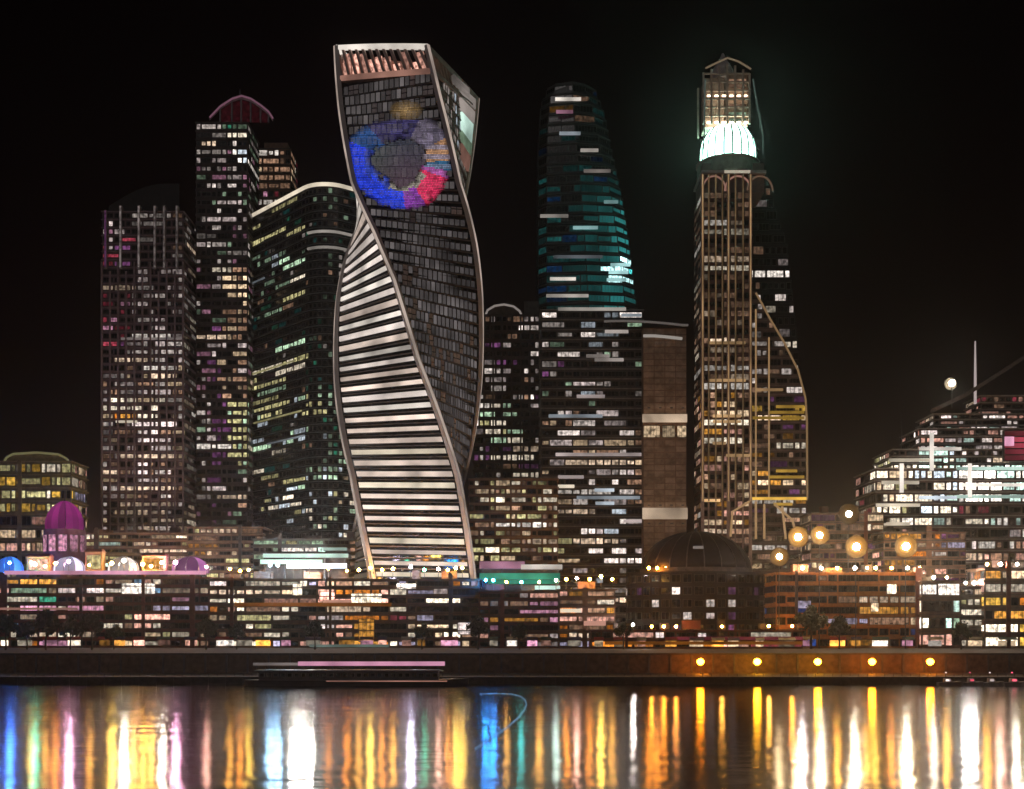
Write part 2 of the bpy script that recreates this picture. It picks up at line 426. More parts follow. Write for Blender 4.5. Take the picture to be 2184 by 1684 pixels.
# round-cornered glass tower with glowing curved roof edge
rt = thing('skyscraper', 'dark green glass tower with rounded corner and glowing curved roof edge', 'skyscraper', (-107, 680, GZ), 'skyscrapers of the skyline')
near = Vector((-107, 676)); ul = Vector((-50, 59)).normalized(); ur = Vector((59, 50)).normalized()
rc = 15.0
c0 = near + ul*rc + ur*rc
arc = []
a0 = math.atan2(-ul.y, -ul.x) ; a1 = math.atan2(-ur.y, -ur.x)
pA = near + ul*80; pB = near + ul*rc; pC = near + ur*rc; pD = near + ur*52
for k in range(1, 8):
    u = k/8; ang = u*math.pi/2
    arc.append(tuple(c0 - ur*rc*math.cos(ang) - ul*rc*math.sin(ang)))
def seg(p, q, n): return [tuple(p + (q-p)*k/n) for k in range(n)]
polyD = [tuple(pA)] + [tuple(pB)] + arc + [tuple(pC), tuple(pD), tuple(pD + ul*80)]
zt = CAMZ + 942/FPX*680
zD = []
def chD(px, py, r=random.Random(5)):
    # party floors show as slanted runs of light on the receding face
    yy = py + (px-525)*.28          # undo the slope
    x = r.random()
    for (lo, hi, x0, x1, pr, op) in ((792, 812, 525, 660, .85, [('olive', .20), ('cream', .24), ('olive', .32)]),
                                     (812, 835, 525, 590, .6, [('olive', .18), ('green', .14)]),
                                     (880, 930, 530, 710, .62, [('olive', .14), ('green', .18), ('cool', .14), ('olive', .26)]),
                                     (945, 985, 540, 700, .45, [('cool', .12), ('green', .16)]),
                                     (560, 640, 520, 600, .4, [('cool', .10), ('green', .05)]),
                                     (1040, 1075, 600, 745, .75, [('green', .16), ('cool', .2)])):
        if lo <= yy <= hi and x0 <= px <= x1: return r.choice(op) if x < pr else None
    if py > 1010 and px > 590: return r.choice([('green', .08), ('cream', .3), ('olive', .10), ('cool', .14), ('warm', .12)]) if x < .42 else None
    if px > 690 and py > 850: return r.choice([('jade', .05), ('green', .12), ('green', .05)]) if x < .55 else None
    if py > 1060: return r.choice([('olive', .13), ('cream', .22), ('brown', .08)]) if x < .4 else None
    return r.choice([('jade', .014), ('teal', .014), ('grey', .05), ('green', .03), ('brown', .04)]) if x < .26 else None
facade(rt, polyD, GZ, zt, 56, 4.2, chD, mat('green_glass_wall', (.012, .020, .020), rough=.25, spec=.6), mat('dark_slab', (.10, .11, .11)), seed=5, slab_out=.7, wfill=.86, runs=.4, runhue=('olive', 'green', 'olive', 'cream'))
o = rt.location
edge = [tuple(pA)] + [tuple(pB)] + arc + [tuple(pC), tuple(pD)]
eo = outset(polyD, 1.0)[:len(edge)]
b = MB(); b.tube([(x-o.x, y-o.y, zt+.9-o.z) for x, y in eo], 1.15, 6); b.build('roof_light_strip', E('cream', .75, 2), rt)
for yy, lv in ((492, .30), (526, .22)):
    z = CAMZ + (HZ-yy)/FPX*680
    b = MB(); b.tube([(x-o.x, y-o.y, z-o.z) for x, y in outset(polyD, .9)[1:len(edge)]][1:], .8, 5); b.build('light_strip', E('white', lv, 2), rt)
for k, (yy, lv, hue) in enumerate(((800, .3, 'olive'), (905, .28, 'olive'), (956, .2, 'cool'), (606, .14, 'cool'))):
    z = CAMZ + (HZ-yy)/FPX*735; e2 = outset(polyD, .9)
    a_, b_ = Vector(e2[0]), Vector(e2[1]); s0, s1 = ((0, .85), (.1, .95), (.35, 1.0), (.0, .3))[k]
    bb = MB(); bb.tube([(*(a_+(b_-a_)*s0 - Vector((o.x, o.y))), z-o.z), (*(a_+(b_-a_)*s1 - Vector((o.x, o.y))), z-o.z)], .55, 5)
    bb.build('light_strip', E(hue, lv, 2), rt)

# ------------------------------------------------------------------ the twisting tower
TY = 640.0
rt = thing('twisting_skyscraper', 'tall pale tower twisting a quarter turn, banded with light, coloured screen near its top', 'skyscraper', (WX(872, TY), TY, GZ))
o = Vector(rt.location)
RT = 157*TY/FPX
ANG = [(-20, -90), (95, -78), (260, -62), (430, -43), (540, -22), (640, -6), (800, 12), (880, 24), (1030, 46), (1205, 63), (1400, 80)]
def tang(z): return R(lerp_tab(ANG, HZ-(z-CAMZ)*FPX/TY))
def tc(z, k, s=1.0):
    a = tang(z) + k*math.pi/2; return Vector((math.sin(a)*RT*s, -math.cos(a)*RT*s, z-o.z))
ztop = WZ(100, TY); NF = 56; fh = (ztop-GZ)/NF; zc0 = WZ(232, TY)
def depth_at(z, k, u=0.0):
    a, c = tc(z, k), tc(z, k+1); return TY + a.y + (c.y-a.y)*u
# the crown is cut by a sloping plane: its level at each corner
ZT = [WZ(101, depth_at(WZ(101, TY), 0)), WZ(95, depth_at(WZ(140, TY), 1)), WZ(212, depth_at(WZ(200, TY), 2)), WZ(215, depth_at(WZ(200, TY), 3))]
ZB = [WZ(172, depth_at(WZ(160, TY), 0)), WZ(150, depth_at(WZ(190, TY), 1)), WZ(236, depth_at(WZ(220, TY), 2)), WZ(240, depth_at(WZ(220, TY), 3))]
def zt_at(k, u): return ZT[k % 4]*(1-u) + ZT[(k+1) % 4]*u
def zb_at(k, u): return ZB[k % 4]*(1-u) + ZB[(k+1) % 4]*u
def face_pt(z, k, u, off=0.0):
    "on the face from corner k to corner k+1; u runs from the one to the other"
    a, c = tc(z, k), tc(z, k+1); p = a + (c-a)*u; n = Vector((c.y-a.y, -(c.x-a.x), 0)).normalized()
    return p + n*off
PALE = mat('pale_cladding', (.50, .45, .44), rough=.65, noise=.15)
b = MB(); NZ = 150; zcore = zc0
b.loft([[tc(GZ+(min(zcore, 1e9)-GZ)*i/NZ, k, .955) for k in range(4)] for i in range(NZ+1)] + [[tc(zcore+(ZB[k]-zcore)*i/8, k, .955) for k in range(4)] for i in range(1, 9)])
b.build('glass_core', GLASS, rt)
# one slab a floor, turned with the twist
b = MB(); sq = [(math.sin(k*math.pi/2)*RT*.985, -math.cos(k*math.pi/2)*RT*.985) for k in range(4)]
b.prism(sq, -.25, .25); slm = b.mesh('floor_slab', [mat('slab_grey', (.16, .145, .14), rough=.8)])
nfl_c = int((max(ZB)-GZ)/fh)
for k in range(0, int((zc0-GZ)/fh)+1):
    z = GZ + fh*k; obj('floor_slab', slm, rt, (0, 0, z-o.z), tang(z))
# corner columns, each with an added glowing edge in place of floodlight
LCOL = bpy.data.materials.new('pale_column'); LCOL.use_nodes = True
t = LCOL.node_tree; bs = t.nodes['Principled BSDF']; bs.inputs['Base Color'].default_value = (.55, .5, .48, 1); bs.inputs['Roughness'].default_value = .6
for k in range(4):
    rings = []; rings2 = []
    for i in range(141):
        z = GZ + (ZT[k]-GZ)*i/140; p = tc(z, k); a = tang(z) + k*math.pi/2
        rad = Vector((math.sin(a), -math.cos(a), 0)); tan = Vector((math.cos(a), math.sin(a), 0))
        hw = 1.45; rings.append([p - rad*1.9 - tan*hw*1.2, p + rad*.05 - tan*hw*.75, p + rad*.55, p + rad*.05 + tan*hw*.75, p - rad*1.9 + tan*hw*1.2][::1])
        rings2.append([p + rad*.1 - tan*hw*.62, p + rad*.75 - tan*.12, p + rad*.75 + tan*.12, p + rad*.1 + tan*hw*.62])
    b = MB(); b.loft(rings); cobj = b.build('corner_column', LCOL, rt)
    b = MB(); b.loft(rings2); b.build('light_strip', E('peach', .40, 2), cobj)
# the floors' bright bands on the face that turns to the water low down (corner 3 to corner 0)
rb_ = random.Random(11)
bandm = {}
for k in range(nfl_c):
    z = GZ + fh*(k+.5); yy = HZ-(z-CAMZ)*FPX/TY
    for face in (3, 2):
        if z > min(ZB[face], ZB[(face+1) % 4])-2: continue
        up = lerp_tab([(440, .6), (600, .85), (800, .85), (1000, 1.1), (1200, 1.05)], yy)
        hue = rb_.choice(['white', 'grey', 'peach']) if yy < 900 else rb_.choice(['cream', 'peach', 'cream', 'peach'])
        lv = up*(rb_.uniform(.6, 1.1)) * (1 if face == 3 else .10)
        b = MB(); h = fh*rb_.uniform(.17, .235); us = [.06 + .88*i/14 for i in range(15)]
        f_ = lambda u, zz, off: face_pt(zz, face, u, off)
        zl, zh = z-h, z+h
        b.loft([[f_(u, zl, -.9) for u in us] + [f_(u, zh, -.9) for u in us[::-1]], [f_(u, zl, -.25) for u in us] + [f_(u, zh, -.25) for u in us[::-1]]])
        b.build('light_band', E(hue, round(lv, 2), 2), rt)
# screens on two faces; added glowing panes brighten the front like floodlight spill
SCR = [mat('screen_metal_%d' % i, c, rough=.5, metal=.2, noise=.2, scale=1.2) for i, c in enumerate(((.66, .58, .58), (.52, .46, .46), (.42, .37, .37), (.74, .66, .66)))]
items = []
NC = 17
for face in (0, 1):
    for k in range(nfl_c):
        z = GZ + fh*(k+.5)
        for j in range(NC):
            u = .055 + .89*(j+.5)/NC; p = face_pt(z, face, u, -1.0); q = p + o
            a, c = tc(z, face), tc(z, face+1); nrm = Vector((c.y-a.y, -(c.x-a.x), 0)).normalized()
            vis = nrm.dot(-Vector((q.x, q.y, 0)).normalized())
            if vis < .03 or z > zb_at(face, u)-2.5: continue
            px, py = to_frame(q)
            x = rb_.random()
            if face == 1: pick = ('cool', .22) if x < .35 and 200 < py < 330 and px > 970 else (('grey', .10) if x < .5 else None)
            else:
                pr = .86 if py < 500 or py > 700 else .92
                pick = rb_.choice([('mesh', .045, 2), ('mesh', .060, 2), ('mesh', .085, 2), ('mesh', .055, 2), ('mesh', .11, 2), ('mesh', .07, 2)]) if x < pr else None  # even glow on most cells stands in for light on pale cladding
            items.append((vis, p, math.atan2(c.y-a.y, c.x-a.x), (c-a).length*.89/NC*.95, fh*.90, pick, rb_.choice(SCR), (py, px)))
items.sort(key=lambda q: -q[0])
cache = {}
def screen_mesh(wd, ht, m):
    wd = round(wd*2)/2
    key = (wd, m.name)
    if key not in cache:
        b = MB(); b.box(-wd/2, wd/2, -.25, .2, -ht/2, -ht*.06); b.box(-wd/2, wd/2, -.1, .35, ht*.06, ht/2); cache[key] = b.mesh('screen_panel', [m])
    return cache[key]
nparts = 0; restb = MB(); restm = []
for vis, p, rz, wd, ht, pick, m, _ in items:
    if pick: me = window_mesh(wd, ht, E(*pick), FRAME); nm = 'window'
    else: me = screen_mesh(wd, ht, m); nm = 'screen_panel'
    if nparts < 590 and vis > .4:
        nparts += 1; obj(nm, me, rt, p, rz)
    else:
        n0 = len(restb.v); c_, s_ = math.cos(rz), math.sin(rz)
        for v in me.vertices:
            x, y, zz = v.co; restb.v.append((x*c_-y*s_+p.x, x*s_+y*c_+p.y, zz+p.z))
        ids = []
        for mm in me.materials:
            if mm not in restm: restm.append(mm)
            ids.append(restm.index(mm))
        for q in me.polygons:
            restb.f.append(tuple(n0+i for i in q.vertices)); restb.m.append(ids[q.material_index])
restb.build('screen_cladding', restm, rt, kind='stuff')
# crown: open loggia behind slanted fins, glowing warm, the far side cut down
CR = mat('crown_stone', (.55, .42, .38), rough=.7, noise=.15)
b = MB(); b.loft([[tc(ZB[k]-1, k, .84) for k in range(4)], [tc((ZB[k]+ZT[k])/2, k, .84) for k in range(4)], [tc(ZT[k]-6, k, .84) for k in range(4)]]); b.build('crown_wall', mat('crown_inner_wall', (.42, .27, .22), noise=.2), rt)
for face in (0, 3, 1):
    for j in range(13):
        u = .06 + .89*j/12; du = .05; cl_ = lambda v: min(.97, max(.02, v))
        q4 = ((-.013, -.2), (.013, -.2), (.013, -1.6), (-.013, -1.6))
        b = MB(); b.loft([[face_pt(zb_at(face, u), face, cl_(u+d_), of) for d_, of in q4], [face_pt(zt_at(face, u-du)-1.2, face, cl_(u-du+d_), of) for d_, of in q4]])
        b.build('crown_fin', CR, rt)
    us = [i/10 for i in range(11)]
    def beam(zf, lo, hi, nm, m_):
        b = MB(); b.loft([[face_pt(zf(face, u)+lo, face, u, of) for u in us] + [face_pt(zf(face, u)+hi, face, u, of) for u in us[::-1]] for of in (.1, -1.4)]); b.build(nm, m_, rt)
    if face != 1:
        beam(zt_at, -2.2, .5, 'parapet_light_band', E('white', .80, 2)); beam(zb_at, -1.0, 1.4, 'parapet_light_band', E('salmon', .30, 2))
        for j in range(10):
            u0 = .07 + .87*j/10; q = lambda uu, zz, of: face_pt(zz, face, uu, of)
            h0 = zb_at(face, u0)+1.5; h1 = h0 + (zt_at(face, u0)-h0)*rb_.uniform(.25, .75)
            b = MB(); b.loft([[q(u0, h0, of), q(u0+.07, h0, of), q(u0+.07, h1, of), q(u0, h1, of)] for of in (-1.8, -2.3)]); b.build('uplight_panel', E('salmon', round(rb_.uniform(.18, .5), 2), True), rt)
    else:
        beam(zt_at, -2.6, .5, 'shoulder_beam', PALE); beam(zb_at, -1.0, 1.0, 'shoulder_beam', PALE)
for k, (y0, y1, u0, u1, lv, hue) in enumerate(((205, 225, .62, .95, .20, 'grey'), (228, 250, .60, .95, .26, 'grey'), (254, 290, .62, .93, .75, 'mint'), (292, 312, .60, .95, .25, 'green'), (316, 345, .6, .95, .20, 'salmon'), (180, 200, .45, .8, .15, 'grey'))):
    dd = depth_at(WZ(260, TY), 1, (u0+u1)/2); b = MB(); za, zb2 = WZ(y1, dd), WZ(y0, dd)
    b.loft([[face_pt(za, 1, u0, .2), face_pt(za, 1, u1, .2), face_pt(zb2, 1, u1, .2), face_pt(zb2, 1, u0, .2)], [face_pt(za, 1, u0, -1), face_pt(za, 1, u1, -1), face_pt(zb2, 1, u1, -1), face_pt(zb2, 1, u0, -1)]])
    b.build('light_panel', E(hue, lv, 2), rt)
# big coloured display wrapped over the front face
sm = bpy.data.materials.new('display_screen'); sm.use_nodes = True; t = sm.node_tree; t.nodes.clear()
so = t.nodes.new('ShaderNodeOutputMaterial'); se = t.nodes.new('ShaderNodeEmission'); at = t.nodes.new('ShaderNodeAttribute'); at.attribute_name = 'Col'
t.links.new(at.outputs['Color'], se.inputs[0]); se.inputs[1].default_value = 1.25; t.links.new(se.outputs[0], so.inputs[0])
v = []; f = []; cols = []
def screen_colour(px, py):
    "a broken blue ring round a grey middle, red at its lower right, a faint gold mark above"
    if 212 < py < 256 and 826 < px < 905:
        q = max(0, 1-abs(px-866)/40)*max(0, 1-abs(py-236)/24); return (.30*q, .19*q, .08*q) if q > .12 else None
    dx, dy = (px-852)/110, (py-345)/96; r_ = math.hypot(dx, dy); a_ = math.degrees(math.atan2(dy, dx)) % 360
    h_ = math.sin(int(px/13)*12.9898+int(py/11)*78.233)*43758.5453; h_ -= math.floor(h_)
    r_ += .05*math.sin(math.radians(a_*3)+1)+.10*(h_-.5)
    if r_ > 1.05: return None
    if r_ < .50: return (.045+.03*dy, .035+.03*max(0, -dx), .05)
    edge = min(1, (r_-.5)/.1, (1.06-r_)/.10)*(.35+.9*h_ if 225 < a_ < 340 else .65+.5*h_)
    if a_ < 12: c = (.16, .22, .34) if int(py/9) % 2 else (.02, .10, .20)
    elif a_ < 62: c = (.62, .03, .10) if a_ > 22 else (.34, .08, .30)
    elif a_ < 84: c = (.20, .04, .30)
    elif a_ < 205: c = (.018, .05, .66) if r_ > .66 else (.03, .06, .40)
    elif a_ < 232: c = (.02, .07, .22)
    elif a_ < 292: c = (.035, .03, .10)
    elif a_ < 330: c = (.13, .11, .16)
    else: c = (.36, .19, .10) if int(py/11) % 2 else (.22, .18, .22)
    if r_ < .62 and 30 < a_ < 110: c = (.30, .27, .22)
    return tuple(v_*edge for v_ in c)
NR, NCc = 70, 60
for i in range(NR):
    ya = 204 + 242*i/NR; yb = 204 + 242*(i+.72)/NR; ym = (ya+yb)/2
    for j in range(NCc):
        ua = .04 + .92*j/NCc; ub = .04 + .92*(j+.85)/NCc
        dd = depth_at(WZ(ym, TY-15), 0, ua); za, zb2 = WZ(yb, dd), WZ(ya, dd)
        q = face_pt((za+zb2)/2, 0, (ua+ub)/2, -.3) + o
        cl = screen_colour(*to_frame(q))
        if cl is None: continue
        k_ = rb_.uniform(.7, 1.3); cl = tuple(c*k_*1.15 for c in cl); n = len(v)
        v += [tuple(face_pt(za, 0, ua, -.3)), tuple(face_pt(za, 0, ub, -.3)), tuple(face_pt(zb2, 0, ub, -.3)), tuple(face_pt(zb2, 0, ua, -.3))]
        f.append((n, n+1, n+2, n+3)); cols.append(cl)
me = bpy.data.meshes.new('display_screen'); me.from_pydata(v, [], f); me.materials.append(sm)
ca = me.color_attributes.new('Col', 'FLOAT_COLOR', 'CORNER')
for pi, p in enumerate(me.polygons):
    for li in p.loop_indices: ca.data[li].color = (*cols[pi], 1)
obj('display_screen', me, rt)['label'] = 'large blue, red and orange light display near the tower top'

# ------------------------------------------------------------------ towers right of the twisting one
# tapering tower washed teal
FY = 770
rt = tower_root('skyscraper', 'dark banded tower swelling downward, its right flank washed with teal light', 'skyscraper', 1150, 1355, FY)
def polyF(tt):
    z = GZ + (WZ(182, FY)-GZ)*tt; y = HZ-(z-CAMZ)*FPX/FY
    xr = lerp_tab([(180, 1270), (230, 1290), (320, 1308), (420, 1330), (520, 1345), (650, 1360), (1400, 1375)], y)
    xl = lerp_tab([(180, 1172), (215, 1156), (300, 1150), (1400, 1146)], y)
    a, c = WX(xl, FY), WX(xr, FY); q = 5
    return [(a, FY+6), (a+q, FY), (a+(c-a)*.5, FY-3), (c-q*1.6, FY), (c, FY+9), (c, FY+36), (a, FY+36)]
def chF(px, py, r=random.Random(6)):
    x = r.random()
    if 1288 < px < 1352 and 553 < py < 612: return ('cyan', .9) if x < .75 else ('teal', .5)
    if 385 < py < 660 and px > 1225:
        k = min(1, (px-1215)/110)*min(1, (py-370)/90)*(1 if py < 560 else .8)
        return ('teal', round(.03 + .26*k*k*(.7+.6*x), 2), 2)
    if 350 < py < 660: return r.choice([('teal', .02), ('teal', .012), ('azure', .03), ('teal', .03)]) if x < .6 else None
    if py < 260 and px < 1250: return r.choice([('brown', .04), ('amber', .02)]) if x < .35 else None
    if py > 640: return r.choice([('grey', .08), ('cool', .1), ('lilac', .15)]) if x < .3 else None
    return r.choice([('azure', .010), ('teal', .008)]) if x < .3 else None
facade(rt, polyF, GZ, WZ(182, FY), 56, 4.6, chF, mat('navy_glass_wall', (.014, .017, .022), rough=.3), mat('teal_tower_slab', (.05, .05, .052)), seed=6, wfill=.96, hfill=.66, slab_out=.9, bays=(2, 2, 3), runs=0, cluster=False)
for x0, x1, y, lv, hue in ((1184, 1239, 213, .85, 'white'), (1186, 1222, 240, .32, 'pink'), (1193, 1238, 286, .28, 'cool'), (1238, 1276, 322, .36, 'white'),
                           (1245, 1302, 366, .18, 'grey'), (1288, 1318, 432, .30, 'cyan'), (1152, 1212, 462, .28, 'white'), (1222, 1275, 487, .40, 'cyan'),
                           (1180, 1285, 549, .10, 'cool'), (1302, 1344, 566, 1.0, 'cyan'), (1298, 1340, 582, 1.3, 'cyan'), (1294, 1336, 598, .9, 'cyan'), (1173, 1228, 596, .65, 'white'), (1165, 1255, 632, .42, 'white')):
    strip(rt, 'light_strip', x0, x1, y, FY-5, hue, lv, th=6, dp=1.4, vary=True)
o = rt.location
b = MB(); b.box(-20, -6, 8, 24, WZ(182, FY)-o.z+.4, WZ(166, FY)-o.z); b.build('roof_plant', BLACKC, rt)

# banded block below it
Y2 = 715
rt = tower_root('apartment_block', 'wide block striped with whitish balcony lights below the teal washed tower', 'apartment block', 1150, 1372, Y2, group='mid-rise blocks')
zF2 = [(1160, 1370, 655, 760, .4, [('cool', .10), ('grey', .2), ('green', .07), ('grey', .06)]),
       (1150, 1260, 715, 800, .4, [('purple', .08), ('grey', .1)]),
       (1230, 1372, 1090, 1200, .5, [('cool', .2), ('lilac', .14), ('grey', .3)]),
       (1150, 1230, 1080, 1200, .55, [('cream', .2), ('olive', .12), ('warm', .2)]),
       (1150, 1372, 880, 1090, .5, [('lilac', .1), ('brown', .07), ('grey', .16), ('warm', .1)])]
facade(rt, rect(1155, 1370, Y2, 30), GZ, WZ(662, Y2), 34, 4.4, zone_pick(zF2, (.36, [('grey', .06), ('green', .05), ('cool', .12), ('lilac', .1)]), random.Random(8)), mat('slate_render', (.07, .068, .066)), mat('balcony_slab', (.2, .19, .185)), seed=8, wfill=.9, hfill=.55, slab_out=1.0)
for x0, x1, y, lv, hue in ((1190, 1335, 660, .30, 'white'), (1325, 1368, 673, .28, 'cool'), (1290, 1340, 708, .4, 'grey'), (1250, 1300, 760, .3, 'grey'), (1268, 1330, 768, .3, 'grey'),
                           (1170, 1285, 888, .28, 'cool'), (1230, 1290, 846, .35, 'lilac'), (1185, 1368, 970, .42, 'lilac'), (1190, 1245, 1018, .3, 'lilac'), (1170, 1225, 1038, .7, 'cream'),
                           (1230, 1365, 1062, .28, 'cool'), (1268, 1310, 1046, .6, 'cool'), (1270, 1310, 1074, .6, 'cool'), (1330, 1372, 1112, .4, 'lilac')):
    strip(rt, 'light_strip', x0, x1, y, Y2-1.1, hue, lv, th=7, dp=.5, vary=True)

# slim block between it and the twisting tower
Y3 = 745
rt = tower_root('apartment_block', 'speckled block just right of the twisting tower with an arched lit roof', 'apartment block', 1030, 1155, Y3, group='mid-rise blocks')
zG = [(1025, 1100, 860, 940, .6, [('olive', .16), ('cream', .25), ('green', .2)]),
      (1025, 1160, 690, 730, .4, [('grey', .25), ('white', .4), ('brown', .07)])]
facade(rt, rect(1010, 1152, Y3, 30), GZ, WZ(672, Y3), 38, 3.5, zone_pick(zG, (.45, [('grey', .10), ('lilac', .06), ('brown', .05), ('purple', .04), ('grey', .2)]), random.Random(9)), mat('umber_render', (.09, .07, .066)), DARKC, seed=9)
o = rt.location
for k in range(7):
    b = MB(); x = WX(1032+118*k/6, Y3)-o.x; b.box(x-.5, x+.5, -1.2, .2, 0, WZ(674, Y3)-o.z); b.build('pier', DARKC, rt)
pts = [(1036, 672), (1040, 662), (1055, 653), (1075, 650), (1095, 654), (1108, 664), (1112, 672)]
b = MB(); b.loft([[P(x, y, Yc)-o for x, y in pts] + [P(x, 674, Yc)-o for x, y in pts[::-1]] for Yc in (Y3+1, Y3+24)]); b.build('arched_roof', DARKC, rt)
line(rt, 'light_strip', [P(x, y, Y3+.6) for x, y in pts], 'grey', .22, r=.7)
b = MB(); b.box(WX(1118, Y3)-o.x, WX(1150, Y3)-o.x, 2, 20, WZ(672, Y3)-o.z+.6, WZ(642, Y3)-o.z); b.build('roof_plant', DARKC, rt)

# brown-yellow block at its foot
rt = tower_root('apartment_block', 'brown block with dense yellowish windows at the right foot of the twisting tower', 'apartment block', 1015, 1185, 655, group='mid-rise blocks')
zG2 = [(1010, 1190, 1000, 1200, .62, [('olive', .10), ('warm', .13), ('brown', .10), ('cream', .28), ('olive', .2), ('brown', .05)])]
facade(rt, rect(1000, 1190, 655, 26), GZ, WZ(1022, 655), 20, 2.9, zone_pick(zG2, (.3, [('brown', .06)]), random.Random(10)), BROWN, mat('brown_slab', (.24, .17, .12)), seed=10)

# plain brown-lit block with two bright horizontal bands
Y4 = 705
rt = tower_root('office_block', 'plain brown fronted block with two glowing beige bands and a lit white brow', 'office block', 1372, 1466, Y4, group='mid-rise blocks')
poly = rect(1372, 1464, Y4, 36)
o = rt.location
b = MB(); b.prism([(x-o.x, y-o.y) for x, y in poly], 0, WZ(700, Y4)-o.z); b.build('wall', mat('ochre_render', (.22, .14, .10), rough=.85, noise=.3, scale=.15), rt)
fhh = 3.6
k = 0
pm_ = MB(); pm_.box(-2.85, 2.85, -.3, 0, -1.5, 1.5); pmesh = [pm_.mesh('facade_panel', [mat('ochre_panel_%d' % i, c, rough=.85, noise=.35, scale=.3)]) for i, c in enumerate(((.30, .22, .165), (.25, .18, .135), (.34, .25, .19)))]
y = 708
while y < 1380:
    for j in range(4):
        x = 1372 + 92*(j+.5)/4
        if 880 < y < 940 or 1080 < y < 1112: continue
        obj('facade_panel', rnd.choice(pmesh), rt, (WX(x, Y4)-o.x, 0, WZ(y, Y4)-o.z))
    y += 13.2
strip(rt, 'light_band', 1370, 1465, 893, Y4, 'beige', .50, th=17, dp=1.2, vary=True)
for x in (1383, 1407, 1431, 1455):
    fill_washer(rt, x, 1079, Y4, 'beige', 6, down=False); fill_washer(rt, x, 872, Y4, 'beige', 5, down=False); fill_washer(rt, x, 1118, Y4, 'beige', 4)
strip(rt, 'light_band', 1370, 1466, 1096, Y4, 'beige', .42, th=24, dp=1.2, vary=True)
for x0, x1, lv in ((1372, 1408, .35), (1412, 1440, .08), (1444, 1464, .28)):
    obj('window', window_mesh((x1-x0)*Y4/FPX, 7, E('warm', lv)), rt, (WX((x0+x1)/2, Y4)-o.x, 0, WZ(921, Y4)-o.z))
pts = [(1288, 686), (1330, 685), (1380, 687), (1420, 690), (1455, 694), (1468, 694)]
b = MB(); b.loft([[P(x, y-3, Yc)-o for x, y in pts] + [P(x, y+3, Yc)-o for x, y in pts[::-1]] for Yc in (Y4-4, Y4+20)]); b.build('roof_brow', CONC, rt)
line(rt, 'light_strip', [P(x, y+14 if i == 4 else y+5, Y4-2.2) for i, (x, y) in enumerate(((1372, 712), (1395, 712), (1420, 714), (1455, 718)))], 'white', .30, r=.9)
line(rt, 'light_strip', [P(x, y, Y4-4.4) for x, y in pts], 'grey', .10, r=.6)

# tall tower with mint lantern
IY = 690
rt = tower_root('skyscraper', 'tallest right-hand tower with a glowing mint lantern below its pinnacle', 'skyscraper', 1497, 1632, IY)
o = rt.location
def chI(px, py, r=random.Random(12)):
    x = r.random()
    if py > 840: return r.choice([('brown', .12), ('amber', .09), ('warm', .18), ('salmon', .2), ('brown', .07)]) if x < .75 else None
    if py > 660: return r.choice([('brown', .05), ('beige', .06), ('brown', .035)]) if x < .65 else None
    return r.choice([('brown', .03), ('brown', .02), ('beige', .03), ('brown', .045)]) if x < .7 else None
facade(rt, rect(1498, 1600, IY, 30), GZ, WZ(408, IY), 50, 3.9, chI, mat('rose_stone', (.13, .085, .08), rough=.8), mat('rose_slab', (.15, .10, .095)), seed=12, slab_out=.3, hfill=.66)
for x, lv in ((1498, .30), (1511, .10), (1526, .13), (1540, .09), (1553, .26), (1568, .12), (1584, .10), (1600, .30)):
    b = MB(); pw_ = .9 if lv > .2 else .4; b.box(WX(x, IY)-pw_-o.x, WX(x, IY)+pw_-o.x, -1.1, .3, 0, WZ(372, IY)-o.z); b.build('pier', mat('rose_pier', (.30, .22, .21)), rt)
    strip_ = MB(); strip_.box(WX(x, IY)-.38-o.x, WX(x, IY)+.38-o.x, -1.4, -1.11, WZ(1070, IY)-o.z, WZ(374, IY)-o.z); strip_.build('light_strip', E('gold2', lv, 2), rt)
for y, lv, x0, x1 in ((732, .22, 1510, 1590), (812, .22, 1512, 1590), (888, .3, 1520, 1580), (900, .3, 1520, 1580), (946, .2, 1520, 1548), (972, .18, 1548, 1600), (1068, .5, 1502, 1536)):
    strip(rt, 'light_strip', x0, x1, y, IY-.6, 'gold2', lv*1.8, th=6, dp=.6, vary=True)
# upper stage behind the lantern: set-back body, pink arches
b = MB(); b.box(WX(1500, IY)-o.x, WX(1632, IY)-o.x, 2.5, 28, WZ(408, IY)-o.z, WZ(345, IY)-o.z); b.build('upper_stage', mat('rose_stone', (.13, .085, .08)), rt)
for x0, x1, hue, lv in ((1498, 1548, 'salmon', .22), (1546, 1602, 'salmon', .28), (1594, 1648, 'brown', .13)):
    cx = (x0+x1)/2
    pts = [P(cx-(x1-x0)/2*math.cos(a), 408-32*math.sin(a), IY-.4 if x1 < 1610 else IY+2) for a in [math.pi*k/12 for k in range(13)]]
    line(rt, 'arch_light', pts, hue, lv, r=.55)
b = MB(); b.box(WX(1496, IY)-o.x, WX(1634, IY)-o.x, -.6, 30, WZ(370, IY)-o.z, WZ(364, IY)-o.z); b.build('cornice', CONC, rt)
strip(rt, 'light_strip', 1545, 1600, 367, IY-.7, 'cream', .4, th=6, dp=.5)
